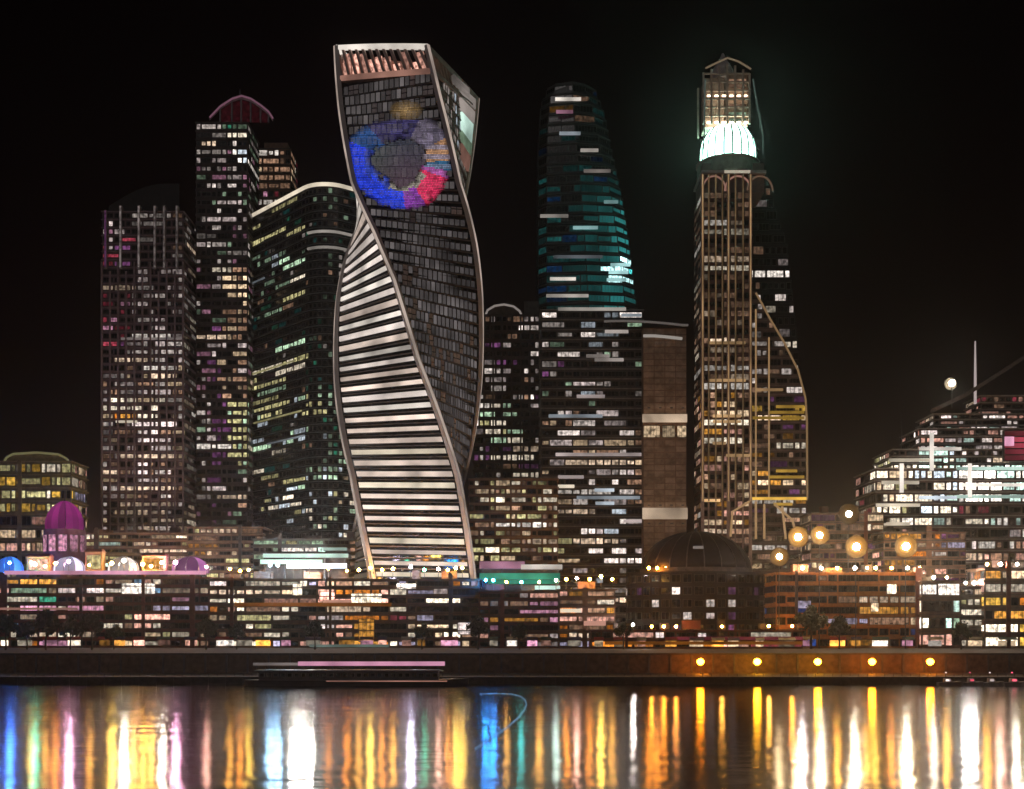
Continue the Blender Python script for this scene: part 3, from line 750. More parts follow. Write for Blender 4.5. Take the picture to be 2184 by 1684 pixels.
# lantern drum
lc = Vector((WX(1563, IY)-o.x, 16, 0)); lr = 69*IY/FPX*.98
NL = 20
b = MB(); b.loft([[(lc.x+math.sin(2*math.pi*k/NL)*r_, lc.y-math.cos(2*math.pi*k/NL)*r_, WZ(y, IY)-o.z) for k in range(NL)] for y, r_ in ((362, lr), (345, lr), (332, lr*.98))]); b.build('lantern_base', mat('verdigris_stone', (.22, .30, .26)), rt)
prof = [(326, lr*.94), (300, lr*.92), (280, lr*.86), (266, lr*.74), (256, lr*.62)]
b = MB(); b.loft([[(lc.x+math.sin(2*math.pi*k/NL)*(r_-1.4), lc.y-math.cos(2*math.pi*k/NL)*(r_-1.4), WZ(y, IY)-o.z) for k in range(NL)] for y, r_ in prof]); b.build('lantern_core', STEEL, rt)
rl = random.Random(5)
for k in range(NL):
    a0_, a1_ = 2*math.pi*(k+.07)/NL, 2*math.pi*(k+.93)/NL
    b = MB(); rings = []
    for y, r_ in prof:
        z = WZ(y, IY)-o.z
        rings.append([(lc.x+math.sin(a0_)*(r_-1.3), lc.y-math.cos(a0_)*(r_-1.3), z), (lc.x+math.sin(a0_)*(r_-.7), lc.y-math.cos(a0_)*(r_-.7), z), (lc.x+math.sin(a1_)*(r_-.7), lc.y-math.cos(a1_)*(r_-.7), z), (lc.x+math.sin(a1_)*(r_-1.3), lc.y-math.cos(a1_)*(r_-1.3), z)])
    b.loft(rings); b.build('lantern_pane', E('lantern', (18, 8, 20, 5, 16, 3, 20, 9)[k % 8], False), rt)
    a = 2*math.pi*k/NL
    b = MB(); b.tube([(lc.x+math.sin(a)*(r_-.5), lc.y-math.cos(a)*(r_-.5), WZ(y, IY)-o.z) for y, r_ in prof], .55, 4); b.build('lantern_rib', STEEL, rt)
b = MB(); b.loft([[(lc.x+math.sin(2*math.pi*k/NL)*r_, lc.y-math.cos(2*math.pi*k/NL)*r_, WZ(y, IY)-o.z) for k in range(NL)] for y, r_ in ((334, lr+.5), (330, lr+.5))]); b.build('cornice', CONC, rt)
# open crown above
cx0, cx1 = 1502, 1602
CRW = mat('crown_frame', (.50, .42, .36), rough=.6)
for x in (1516, 1532, 1548, 1564, 1580, 1594):              # lamps added inside the crown to brighten its walls
    b = MB(); b.box(WX(x, IY)-1-o.x, WX(x, IY)+1-o.x, 5.6, 6.6, WZ(254, IY)-o.z, WZ(251, IY)-o.z); b.build('added_crown_lamp', E('beige', 26, False), rt)
    b = MB(); b.box(WX(x, IY)-1-o.x, WX(x, IY)+1-o.x, 5.6, 6.6, WZ(196, IY)-o.z, WZ(194, IY)-o.z); b.build('added_crown_lamp', E('beige', 9, False), rt)
for x in (1503, 1520, 1537, 1554, 1571, 1588, 1602):
    yt = lerp_tab([(1503, 148), (1530, 136), (1550, 128), (1575, 134), (1602, 150)], x)
    for dy in (4, 24):
        b = MB(); b.box(WX(x, IY)-.55-o.x, WX(x, IY)+.55-o.x, dy, dy+1.1, WZ(258, IY)-o.z, WZ(yt, IY)-o.z); b.build('crown_post', CRW, rt)
for i, y in enumerate((150, 168, 186, 204, 222, 240)):
    b = MB(); b.box(WX(1503, IY)-o.x, WX(1602, IY)-o.x, 4.2, 5.0, WZ(y, IY)-.4-o.z, WZ(y, IY)+.4-o.z); b.build('crown_beam', CRW, rt)
b = MB(); b.box(WX(1556, IY)-o.x, WX(1600, IY)-o.x, 8, 22, WZ(258, IY)-o.z, WZ(146, IY)-o.z); b.build('crown_wall', mat('crown_inner', (.42, .32, .24)), rt)
b = MB(); b.box(WX(1508, IY)-o.x, WX(1550, IY)-o.x, 9, 22, WZ(258, IY)-o.z, WZ(152, IY)-o.z); b.build('crown_wall', mat('crown_inner2', (.34, .27, .22)), rt)
for i, y in enumerate((160, 172, 196, 214, 232, 246)):
    b = MB(); b.box(WX(1560, IY)-o.x, WX(1597, IY)-o.x, 7.4, 7.95, WZ(y, IY)-1-o.z, WZ(y, IY)+1-o.z); b.build('light_strip', E('brown' if y < 220 else 'green', .07, True), rt)
for x in (1502, 1627):
    b = MB(); xt = 1504 if x < 1550 else 1606
    b.tube([P(x, 330, IY+4)-o, P(x, 290, IY+4)-o, P((x+xt)/2, 235, IY+4)-o, P(xt, 170, IY+4)-o], .45, 5); b.build('crown_stay', E('mint', .07, False), rt)
line(rt, 'light_strip', [P(1505, 146, IY+3), P(1532, 133, IY+3), P(1552, 124, IY+3), P(1576, 132, IY+3), P(1602, 148, IY+3)], 'warm', .14, r=.6)
b = MB(); b.loft([[(WX(1551, IY)-o.x+math.sin(2*math.pi*k/8)*r_, 14-math.cos(2*math.pi*k/8)*r_, WZ(y, IY)-o.z) for k in range(8)] for y, r_ in ((150, 7), (126, 6), (112, 3.6), (103, 2.0), (90, .6))]); b.build('pinnacle', mat('pinnacle_metal', (.42, .38, .38), rough=.5), rt)
# tall rear body sweeping outward
def polyI2(tt):
    z = GZ + (WZ(372, IY+32)-GZ)*tt; y = HZ-(z-CAMZ)*FPX/(IY+32)
    xr = lerp_tab([(372, 1634), (450, 1655), (520, 1678), (640, 1692), (760, 1704), (1400, 1706)], y)
    return [(WX(1530, IY+32), IY+32), (WX(xr, IY+32), IY+32), (WX(xr, IY+32)-2, IY+58), (WX(1530, IY+32), IY+58)]
facade(rt, polyI2, GZ, WZ(372, IY+32), 40, 3.6, zone_pick([(1700, 1730, 0, 2000, 0, [('grey', .1)])], (.24, [('grey', .10), ('brown', .05), ('lilac', .06), ('grey', .16)]), random.Random(13)), BLACKC, BLACKC, seed=13, wall_name='rear_wall')
# front wing with curved shoulder
def polyI3(tt):
    z = GZ + (WZ(625, IY+4)-GZ)*tt; y = HZ-(z-CAMZ)*FPX/(IY+4)
    xr = lerp_tab([(625, 1614), (650, 1625), (680, 1642), (730, 1672), (790, 1702), (860, 1720), (1400, 1722)], y)
    return [(WX(1601, IY+4), IY+4), (WX(xr, IY+4), IY+4), (WX(xr, IY+4), IY+30), (WX(1601, IY+4), IY+30)]
def chI3(px, py, r=random.Random(14)):
    x = r.random()
    if py > 840: 
        hot = any(a < py < c for a, c in ((860, 905), (995, 1035), (1055, 1080)))
        return r.choice([('amber', .16), ('yellow', .14), ('warm', .25)] if hot else [('brown', .06), ('amber', .05), ('brown', .1), ('purple', .05)]) if x < (.8 if hot else .45) else None
    return r.choice([('grey', .05), ('brown', .05), ('grey', .1)]) if x < .35 else None
facade(rt, polyI3, GZ, WZ(625, IY+4), 38, 3.4, chI3, mat('wing_stone', (.10, .075, .07)), mat('wing_slab', (.15, .12, .11)), seed=14, wall_name='wing_wall', slab_out=.3)
line(rt, 'light_strip', [P(x, y, IY+3) for x, y in ((1612, 625), (1625, 648), (1642, 680), (1672, 730), (1702, 790), (1718, 850), (1721, 900), (1722, 1068))], 'gold2', .20, r=.6)
for x in (1612, 1640): line(rt, 'light_strip', [P(x, 660 if x < 1630 else 720, IY+3.4), P(x, 1068, IY+3.4)], 'gold2', .30, r=.5)
for y, x0, x1, lv in ((832, 1612, 1670, .2), (868, 1655, 1715, .3), (880, 1640, 1715, .22), (892, 1605, 1715, .18), (1005, 1655, 1700, .25), (1018, 1640, 1715, .2), (1064, 1590, 1720, .55), (1076, 1650, 1690, .4)):
    strip(rt, 'light_strip', x0, x1, y, IY+3.4, 'yellow' if y > 860 else 'gold2', lv*1.6, th=6, dp=.5, vary=True)
for pts in (((1598, 1070), (1562, 1092), (1558, 1145)), ((1612, 1070), (1612, 1120), (1612, 1150)), ((1652, 1076), (1690, 1110), (1702, 1155)), ((1630, 1076), (1630, 1150)), ((1668, 1080), (1676, 1150))):
    line(rt, 'base_strut', [P(x, y, IY-2) for x, y in pts], 'gold2', .34, r=.7)

# dark domed hall
rt = thing('domed_hall', 'dark ribbed dome in front of the mint lantern tower', 'hall', (WX(1500, 615), 640, GZ))
o = rt.location
DR = 118*628/FPX; zb = WZ(1215, 628)
DOME = mat('dome_lead', (.014, .013, .017), rough=.6, noise=.4)
ND = 40
def dome_r(y): 
    u = (1215-y)/(1215-1132); return DR*math.sqrt(max(0, 1-u*u*.985))
b = MB(); b.loft([[(math.sin(2*math.pi*k/ND)*dome_r(y), -math.cos(2*math.pi*k/ND)*dome_r(y), WZ(y, 628)-o.z) for k in range(ND)] for y in (1215, 1200, 1185, 1170, 1157, 1147, 1140, 1135, 1132.2)]); dm = b.build('dome', DOME, rt); smooth(dm)
for k in range(ND//2):
    a = 2*math.pi*k/(ND//2)
    b = MB(); b.tube([(math.sin(a)*(dome_r(y)+.15), -math.cos(a)*(dome_r(y)+.15), WZ(y, 628)-o.z) for y in (1215, 1195, 1175, 1157, 1145, 1137, 1133)], .35, 4); b.build('dome_rib', STEEL, rt)
ring = [(math.sin(2*math.pi*k/ND)*DR*1.03, -math.cos(2*math.pi*k/ND)*DR*1.03) for k in range(ND)]
b = MB(); b.prism(ring, zb-2-o.z, zb+.6-o.z); b.build('dome_ring', DARKC, rt)
poly = [(x*1.0+o.x, y+o.y) for x, y in [(p[0]*1.25, p[1]*1.0) for p in ring]]
facade(rt, poly, GZ, zb-2, 6, 4.5, zone_pick([], (.10, [('lilac', .08), ('grey', .2), ('purple', .05)]), random.Random(15)), BLACKC, BLACKC, seed=15)
b = MB(); b.tube([(0, 0, WZ(1134, 628)-o.z), (0, 0, WZ(1122, 628)-o.z)], [.9, .2], 6); b.build('finial', STEEL, rt)
strip(rt, 'light_strip', 1478, 1500, 1168, 613, 'grey', .18, th=6, dp=.3)

# terraced white-lit complex at the right edge
LY = 690
rt = thing('terraced_hotel', 'terraced complex blazing with white lights at the right edge under a mast', 'hotel', (WX(2040, LY), LY, GZ))
o = rt.location
zL = [(2040, 2230, 985, 1075, .92, [('mint', .7), ('white', 1.1), ('white', .5), ('mint', .35), ('white', 1.5)]),
      (1955, 2040, 960, 1090, .85, [('white', .9), ('cream', .6), ('mint', .45), ('cool', .55)]),
      (1860, 1960, 975, 1090, .8, [('cream', .35), ('warm', .25), ('cream', .6), ('olive', .14)]),
      (1860, 2230, 1090, 1130, .6, [('cream', .2), ('white', .4), ('mint', .12)]),
      (2050, 2230, 1130, 1260, .5, [('salmon', .3), ('lilac', .12), ('white', .25), ('brown', .08)]),
      (1950, 2230, 880, 985, .5, [('lilac', .2), ('salmon', .12), ('grey', .35), ('mint', .12)])]
rL = random.Random(16)
for i, (x0, x1, yt, yb, Yd, nf) in enumerate(((1868, 2300, 1000, None, 690, 15), (1905, 2300, 955, 1000, 698, 3), (1962, 2300, 905, 955, 706, 3), (1992, 2300, 868, 905, 714, 3), (2092, 2300, 822, 868, 722, 3))):
    z0_ = GZ if yb is None else WZ(yb, 690)-.2
    facade(rt, rect(x0, x1, Yd, 40-i*4), z0_, WZ(yt, 690), nf, 3.6, zone_pick(zL, (.3, [('red', .04), ('brown', .04), ('salmon', .10)]), rL), mat('hotel_render', (.16, .12, .115)), mat('hotel_slab', (.36, .34, .32)), seed=16+i, slab_out=1.2, wall_name='wall' if i == 0 else 'terrace_wall', max_parts=300 if i == 0 else 60)
for x0, x1, y, lv, hue in ((1868, 1962, 1078, .7, 'cream'), (1960, 2040, 1062, .9, 'cool'), (2050, 2184, 1035, 1.2, 'white'), (2040, 2184, 1060, .7, 'mint'), (1895, 1990, 982, .5, 'cream'), (1960, 2050, 958, .6, 'white'), (2040, 2184, 1000, .6, 'mint'), (1880, 1960, 1030, .45, 'cream'), (1870, 1940, 1118, .5, 'cream')):
    strip(rt, 'light_strip', x0, x1, y, LY-1.3, hue, lv, th=7, dp=.5, vary=True)
for x, y0, y1, lv in ((1921, 990, 1052, 1.0), (1985, 925, 1005, .8), (2066, 990, 1062, 1.2)):
    b = MB(); b.box(WX(x-4, LY)-o.x, WX(x+4, LY)-o.x, -2.2, -1.3, WZ(y1, LY)-o.z, WZ(y0, LY)-o.z); b.build('light_column', E('white', lv, 2), rt)
b = MB(); pts = [(1985, 874), (2060, 838), (2120, 800), (2184, 758), (2300, 705)]
b.loft([[P(x, y, Yc)-o for x, y in pts] + [P(x, y+9, Yc)-o for x, y in pts[::-1]] for Yc in (706, 742)]); b.build('sloping_roof', DARKC, rt)
b = MB(); b.tube([P(2080, 862, 712)-o, P(2080, 800, 712)-o, P(2080, 728, 712)-o], [.9, .75, .4], 8); b.build('mast', E('lilac', .42, False), rt)
b = MB(); b.tube([P(2030, 870, 711)-o, P(2030, 824, 711)-o], .5, 6); b.build('lamp_pole', STEEL, rt)
fc = P(2030, 818, 711)-o
b = MB(); b.loft([[(fc.x+math.sin(2*math.pi*k/14)*q, fc.y-math.cos(2*math.pi*k/14)*q, fc.z+zz) for k in range(14)] for zz, q in ((-1.9, .4), (-1.4, 1.3), (0, 1.9), (1.4, 1.3), (1.9, .4))]); smooth(b.build('floodlight', E('cream', 90, False), rt))
b = MB(); b.loft([[(fc.x+math.sin(2*math.pi*k/20)*q, fc.y+yy, fc.z+math.cos(2*math.pi*k/20)*q) for k in range(20)] for yy, q in ((1.6, 3.6), (2.2, 2.6), (2.6, 1.2), (2.7, .1), (3, .1), (2.9, 1.3), (2.5, 2.7), (1.9, 3.7))], cap=False); b.build('halo_dish', mat('grey_halo_dish', (.02, .017, .013), rough=.7, spec=.05), rt)  # dish added behind the lamp to stand in for its halo
b = MB(); b.tube([P(1922, 955, 700)-o, P(1922, 874, 700)-o], [.35, .15], 5); b.build('antenna', STEEL, rt)
b = MB(); b.box(WX(2140, 684)-o.x, WX(2260, 684)-o.x, -6, -4.2, WZ(985, 684)-o.z, WZ(918, 684)-o.z); sg = b.build('roof_sign', STEEL, rt)
for i, (ya, yb, lv_) in enumerate(((920, 930, .12), (933, 943, .5), (946, 956, .4), (959, 969, .22), (972, 982, .12))):
    b = MB(); b.box(WX(2143, 684)-o.x, WX(2257, 684)-o.x, -6.3, -6.01, WZ(yb, 684)-o.z, WZ(ya, 684)-o.z); b.build('sign_bar', E('red', lv_, 2), sg)
b = MB(); b.box(WX(2142, 684)-o.x, WX(2162, 684)-o.x, -6.6, -6.31, WZ(952, 684)-o.z, WZ(932, 684)-o.z); b.build('sign_lamp', E('pink', 1.2, 2), sg)

# ------------------------------------------------------------------ low buildings along the waterfront
AWN = [mat('awning_%d' % i, c, rough=.8) for i, c in enumerate(((.35, .05, .04), (.10, .14, .10), (.42, .34, .22), (.10, .08, .12)))]
def low(name, label, cat, x0, x1, yt, Y, depth, nf, wsp, zones, default, wall, slab, seed, yb=None, **kw):
    z0 = GZ if yb is None else WZ(yb, Y)
    r_ = thing(name, label, cat, (WX((x0+x1)/2, Y), Y, GZ), 'low waterfront buildings')
    kw.setdefault('bays', (1, 1, 1, 2, 2, 4)); kw.setdefault('runs', .34); kw.setdefault('runhue', ('cream', 'beige', 'salmon', 'amber', 'lavender', 'white')); kw.setdefault('slab_out', 1.0); kw.setdefault('wfill', .86)
    facade(r_, rect(x0, x1, Y, depth), z0, WZ(yt, Y), nf, wsp, zone_pick(zones, default, random.Random(seed)), wall, slab, seed=seed, **kw)
    q = random.Random(seed*3+1); o = r_.location; a, c = WX(max(x0, -60), Y)-o.x, WX(min(x1, 2240), Y)-o.x; zt_ = WZ(yt, Y)-o.z
    x = a + q.uniform(8, 30)
    while x < c-2:                                       # pilasters break the long front
        b = MB(); wd = q.uniform(.5, 1.5); b.box(x-wd, x+wd, -q.uniform(.8, 1.3), .1, 0, zt_+q.choice((.8, 1.0, 2.2, 3.0))); b.build('pilaster', q.choice((wall, DARKC, REDB)), r_)
        x += q.uniform(22, 60)
    x = a + q.uniform(2, 12)
    while x < c-6:                                       # plant rooms and stair heads on the roof
        wd = q.uniform(3, 9); b = MB(); b.box(x, x+wd, 9, 9+q.uniform(4, 8), zt_+.62, zt_+q.uniform(2.2, 5)); b.build('roof_plant', q.choice((wall, DARKC)), r_)
        x += wd + q.uniform(6, 20)
    x = a + q.uniform(1, 6)
    while Y < 601 and x < c-6:                           # shop awnings above the street floor
        wd = q.uniform(4, 9); b = MB(); z_ = 4.2
        b.loft([[(x, -.9, z_+1.3), (x+wd, -.9, z_+1.3), (x+wd, -3.0, z_), (x, -3.0, z_)], [(x, -.9, z_+1.15), (x+wd, -.9, z_+1.15), (x+wd, -3.0, z_-.15), (x, -3.0, z_-.15)]]); b.build('awning', q.choice(AWN), r_)
        b = MB(); b.box(x+.3, x+wd-.3, -1.0, -.7, 1.0, z_-.5); b.build('shop_window', E(q.choice(('cream', 'warm', 'salmon', 'amber', 'white', 'pink')), q.choice((.08, .15, .3, .55)), True), r_)
        x += wd + q.uniform(1, 9)
    return r_

# olive floodlit block at the left edge
rt = low('apartment_block', 'olive yellow floodlit block at the left edge above the magenta dome', 'apartment block', -30, 152, 985, 660, 24, 14, 2.8,
         [(-40, 160, 960, 1110, .85, [('olive', .14), ('olive', .20), ('olive', .09), ('yellow', .12), ('cream', .2)])], (.5, [('brown', .10), ('salmon', .14), ('warm', .2)]),
         mat('olive_render', (.22, .19, .10)), mat('olive_slab', (.30, .26, .14)), 21)
o = rt.location
b = MB(); pts = [(8, 987), (14, 976), (28, 969), (80, 966), (125, 970), (142, 979), (147, 987)]
b.loft([[P(x, y, Yc)-o for x, y in pts] + [P(x, 988, Yc)-o for x, y in pts[::-1]] for Yc in (661, 680)]); b.build('rounded_roof', mat('olive_render', (.22, .19, .10)), rt)
line(rt, 'light_strip', [P(x, y, 660.5) for x, y in pts], 'olive', .16, r=.7)

# magenta dome hall
rt = thing('domed_pavilion', 'small round pavilion under a magenta glowing dome near the left edge', 'pavilion', (WX(132, 630), 634, GZ))
o = rt.location; mr = 39*630/FPX
b = MB(); b.loft([[(math.sin(2*math.pi*k/24)*r_, -math.cos(2*math.pi*k/24)*r_, z) for k in range(24)] for z, r_ in ((0, mr*1.1), (WZ(1130, 630)-o.z, mr*1.1))]); b.build('drum', mat('plum_render', (.16, .08, .10)), rt)
prof = [(1132, 1.0), (1120, 1.03), (1108, 1.0), (1094, .88), (1082, .68), (1073, .42), (1068, .18)]
for k in range(16):
    a0_, a1_ = 2*math.pi*(k+.05)/16, 2*math.pi*(k+.95)/16
    b = MB(); b.loft([[(math.sin(a_)*mr*s*q, -math.cos(a_)*mr*s*q, WZ(y, 630)-o.z) for a_, q in ((a0_, .93), (a0_, 1), (a1_, 1), (a1_, .93))] for y, s in prof]); b.build('dome_panel', E('magenta', (.16, .26, .20, .30)[k % 4], 2), rt)
b = MB(); b.loft([[(math.sin(2*math.pi*k/24)*mr*s*.92, -math.cos(2*math.pi*k/24)*mr*s*.92, WZ(y, 630)-o.z) for k in range(24)] for y, s in prof]); b.build('dome_shell', STEEL, rt)
b = MB(); b.tube([(0, 0, WZ(1070, 630)-o.z), (0, 0, WZ(1045, 630)-o.z)], [.5, .12]); b.build('finial', STEEL, rt)
for k in range(12):
    a = 2*math.pi*(k+.5)/12
    obj('window', window_mesh(4.5, 9, E('pink', .22)), rt, (math.sin(a)*mr*1.1, -math.cos(a)*mr*1.1, WZ(1160, 630)-o.z), a)

low('apartment_block', 'brown block with warm windows below the finned purplish tower', 'apartment block', 168, 400, 1138, 650, 24, 16, 3.2,
    [(168, 240, 1130, 1240, .7, [('olive', .22), ('cream', .35), ('olive', .12), ('mint', .2)]), (168, 400, 1130, 1240, .55, [('brown', .10), ('warm', .14), ('cream', .28), ('olive', .1)])], (.2, [('brown', .05)]), BROWN, mat('brown_slab', (.24, .17, .12)), 22)
low('apartment_block', 'yellowish lit block between the finned tower and the round-cornered tower', 'apartment block', 400, 560, 1125, 645, 24, 16, 3.4,
    [(400, 480, 1150, 1200, .7, [('amber', .16), ('warm', .26), ('brown', .1)]), (400, 560, 1120, 1240, .5, [('olive', .2), ('brown', .08), ('olive', .3), ('warm', .1)])], (.2, [('brown', .05)]), BROWN, mat('brown_slab', (.24, .17, .12)), 23)
low('apartment_block', 'greenish lit block at the left foot of the twisting tower', 'apartment block', 540, 800, 1150, 640, 22, 15, 3.4,
    [(540, 690, 1140, 1200, .6, [('olive', .2), ('green', .14), ('cream', .3)]), (690, 745, 1140, 1200, .6, [('jade', .06), ('green', .12), ('mint', .3)]), (745, 800, 1140, 1230, .7, [('brown', .10), ('olive', .08)])], (.2, [('brown', .05)]), mat('green_render', (.10, .11, .09)), DARKC, 24)

# left waterfront block with roof terrace of glowing tents
rt = low('waterfront_building', 'long dark red roofed waterfront block carrying the glowing tents at left', 'building', -80, 446, 1232, 600, 34, 8, 4.6,
         [(-40, 30, 1240, 1270, .9, [('salmon', .6), ('amber', .4)]), (120, 250, 1248, 1262, .7, [('lilac', .4), ('white', .3)]), (55, 110, 1240, 1280, .8, [('jade', .25), ('green', .2)]),
          (-40, 210, 1290, 1310, .65, [('pink', .3), ('olive', .3), ('cream', .25)]), (250, 446, 1300, 1385, .55, [('cream', .2), ('warm', .3), ('salmon', .25), ('brown', .08), ('olive', .15)]),
          (440, 446, 1240, 1300, .5, [('cream', .4)])], (.34, [('beige', .10), ('salmon', .14), ('orange', .08), ('cream', .22), ('pink', .12), ('skyblue', .10)]), REDB, mat('red_slab', (.18, .06, .045)), 25)
strip(rt, 'light_strip', 10, 440, 1222, 599.2, 'pink', .55, th=8, dp=.5, vary=True)
strip(rt, 'light_strip', -20, 165, 1299, 599.2, 'salmon', .25, th=5, dp=.4, vary=True)
obj('window', window_mesh(72*600/FPX, 24*600/FPX, E('white', .8)), rt, (WX(296, 600)-rt.location.x, -.6, WZ(1256, 600)-GZ))
def tent(x, w_, hue, lv, label):
    Yt = 604; zb_ = WZ(1226, Yt)+.9; t_ = thing('dome_tent', label, 'tent', (WX(x, Yt), Yt+4, zb_), 'glowing tents on the roof terrace')
    r_ = w_*.43*Yt/FPX; n = 18; h = 36*Yt/FPX
    for k in range(9):
        a0_, a1_ = 2*math.pi*(k+.04)/9, 2*math.pi*(k+.96)/9
        b = MB(); b.loft([[(math.sin(a)*r_*s, -math.cos(a)*r_*s, h*q) for a in [a0_+(a1_-a0_)*i/3 for i in range(4)]] + [(math.sin(a)*r_*s*.94, -math.cos(a)*r_*s*.94, h*q) for a in [a1_-(a1_-a0_)*i/3 for i in range(4)]] for q, s in ((.02, 1), (.4, .97), (.68, .8), (.88, .5), (.99, .1))])
        b.build('tent_panel', E(hue, round(lv*(.45, 1.5, .8, 1.9)[k % 4], 2), 2), t_)
    for k in range(9):
        a = 2*math.pi*k/9
        b = MB(); b.tube([(math.sin(a)*r_*s, -math.cos(a)*r_*s, h*q) for q, s in ((0, 1), (.4, .97), (.68, .8), (.88, .5), (1, .05))], .16, 4); b.build('tent_pole', STEEL, t_)
tent(14, 66, 'blue', 1.9, 'vivid blue glowing dome tent at the left end of the roof terrace')
tent(142, 76, 'lavender', .85, 'pale bluish white dome tent, second from the left on the terrace')
tent(258, 76, 'lilac', .75, 'whitish pink dome tent, third from the left on the terrace')
tent(402, 92, 'purple', .45, 'purple dome tent at the right end of the roof terrace')
def kiosk(x, w_, h_, hue, lv, label, Yk=604):
    zb_ = WZ(1226, Yk)+.9; t_ = thing('kiosk', label, 'kiosk', (WX(x, Yk), Yk, zb_), 'kiosks on the roof terrace')
    W = w_*Yk/FPX; H = h_*Yk/FPX
    b = MB(); b.box(-W/2, W/2, 0, 5, 0, H); b.build('wall', BROWN, t_)
    b = MB(); b.loft([[(-W/2-.5, -1.5, H), (W/2+.5, -1.5, H), (W/2+.5, 5.5, H), (-W/2-.5, 5.5, H)], [(-W/2+.5, .5, H+1.6), (W/2-.5, .5, H+1.6), (W/2-.5, 4, H+1.6), (-W/2+.5, 4, H+1.6)]]); b.build('roof', REDB, t_)
    obj('window', window_mesh(W*.86, H*.7, E(hue, lv)), t_, (0, 0, H*.52))
kiosk(82, 50, 34, 'salmon', .35, 'salmon lit kiosk between the blue and the pale bluish tent')
kiosk(200, 36, 44, 'olive', .4, 'olive lit kiosk between the two pale tents')
kiosk(328, 50, 36, 'amber', .3, 'amber lit kiosk left of the purple tent')

# middle waterfront block
rt = low('waterfront_building', 'long brown waterfront block below the twisting tower with orange shopfronts', 'building', 446, 1022, 1236, 596, 30, 8, 4.4,
         [(446, 660, 1240, 1262, .35, [('olive', .3), ('lilac', .2), ('cream', .3)]), (660, 840, 1255, 1285, .8, [('salmon', .6), ('orange', .35), ('cream', .6), ('orange', .2)]),
          (500, 660, 1265, 1300, .55, [('salmon', .10), ('brown', .12), ('cream', .3)]), (530, 650, 1310, 1365, .6, [('cream', .25), ('warm', .2), ('olive', .12)]),
          (745, 820, 1300, 1380, .85, [('amber', .25), ('orange', .2), ('yellow', .3)]), (820, 870, 1300, 1370, .6, [('red', .10), ('orange', .08)]),
          (650, 745, 1310, 1365, .5, [('salmon', .14), ('lilac', .2), ('brown', .1)]), (930, 1010, 1255, 1305, .6, [('olive', .25), ('cream', .4), ('green', .15)]),
          (446, 560, 1310, 1365, .4, [('brown', .06), ('warm', .2)])], (.5, [('brown', .12), ('salmon', .16), ('warm', .2), ('orange', .12), ('cream', .32), ('lavender', .14)]), BROWN, mat('umber_slab', (.14, .09, .07)), 26)
strip(rt, 'light_strip', 500, 835, 1290, 595.2, 'orange', .16, th=8, dp=.4, vary=True)
strip(rt, 'light_strip', 690, 750, 1283, 595.0, 'salmon', .5, th=6, dp=.4, vary=True)
strip(rt, 'light_strip', 660, 830, 1378, 595.2, 'mint', .14, th=6, dp=.4, vary=True)
for (x, y, w_, h_, hue, lv) in ((698, 1273, 34, 22, 'salmon', .9), (782, 1277, 66, 22, 'cream', .7), (867, 1251, 42, 12, 'white', .95), (990, 1340, 28, 28, 'lilac', .6), (940, 1262, 30, 12, 'lilac', .3), (782, 1345, 34, 50, 'amber', .3), (635, 1258, 22, 26, 'cream', .45)):
    obj('window', window_mesh(w_*596/FPX, h_*596/FPX, E(hue, lv)), rt, (WX(x, 596)-rt.location.x, -.75, WZ(y, 596)-GZ))
# cyan-white canopy pavilion on its roof
def pavilion(label, x0, x1, ytop, ybot, Y, tiers):
    t_ = thing('canopy_pavilion', label, 'pavilion', (WX((x0+x1)/2, Y), Y, GZ))
    o = t_.location
    b = MB(); b.box(WX(x0+8, Y)-o.x, WX(x1-8, Y)-o.x, 3, 14, 0, WZ(ytop, Y)-o.z-1.5); b.build('wall', DARKC, t_)
    for xa, xb, y, th, hue, lv in tiers:
        b = MB(); za = WZ(y+th/2, Y)-o.z; zb_ = WZ(y-th/2, Y)-o.z
        b.loft([[(WX(xa, Y)-o.x, -2, za), (WX(xb, Y)-o.x, -2, za), (WX(xb, Y)-o.x, 13, za), (WX(xa, Y)-o.x, 13, za)], [(WX(xa+3, Y)-o.x, -1, zb_), (WX(xb-3, Y)-o.x, -1, zb_), (WX(xb-3, Y)-o.x, 12, zb_), (WX(xa+3, Y)-o.x, 12, zb_)]]); c_ = b.build('canopy', STEEL, t_)
        b = MB(); b.box(WX(xa+1, Y)-o.x, WX(xb-1, Y)-o.x, -2.5, -2.02, za+.05, zb_-.1); b.build('light_fascia', E(hue, lv, 2), c_)
    n = max(3, int((x1-x0)/40))
    for k in range(n+1):
        b = MB(); x = WX(x0+10+(x1-x0-20)*k/n, Y)-o.x; b.box(x-.35, x+.35, -1.4, -.7, 0, WZ(ytop, Y)-o.z-1); b.build('post', STEEL, t_)
    return t_
pavilion('pavilion with cyan white glowing canopies left of the twisting tower base', 556, 745, 1182, 1236, 628, ((562, 745, 1186, 9, 'mint', .8), (556, 690, 1199, 10, 'mint', 1.1), (612, 742, 1208, 11, 'cool', 2.4), (690, 742, 1172, 7, 'mint', .4)))
pavilion('pavilion with pink and teal glowing canopies right of the twisting tower base', 1020, 1200, 1200, 1262, 612, ((1022, 1120, 1206, 16, 'pink', .45), (1110, 1200, 1210, 11, 'white', .7), (1022, 1195, 1230, 14, 'jade', .45), (1040, 1192, 1242, 9, 'jade', .3), (1120, 1195, 1254, 9, 'mint', .7)))
rt = low('waterfront_building', 'dark block with scattered lights below the pink and teal canopies', 'building', 1022, 1192, 1262, 590, 26, 7, 4.6,
         [(1022, 1192, 1290, 1310, .5, [('pink', .25), ('salmon', .2)])], (.55, [('lilac', .07), ('brown', .08), ('salmon', .16), ('pink', .10)]), REDB, DARKC, 27)
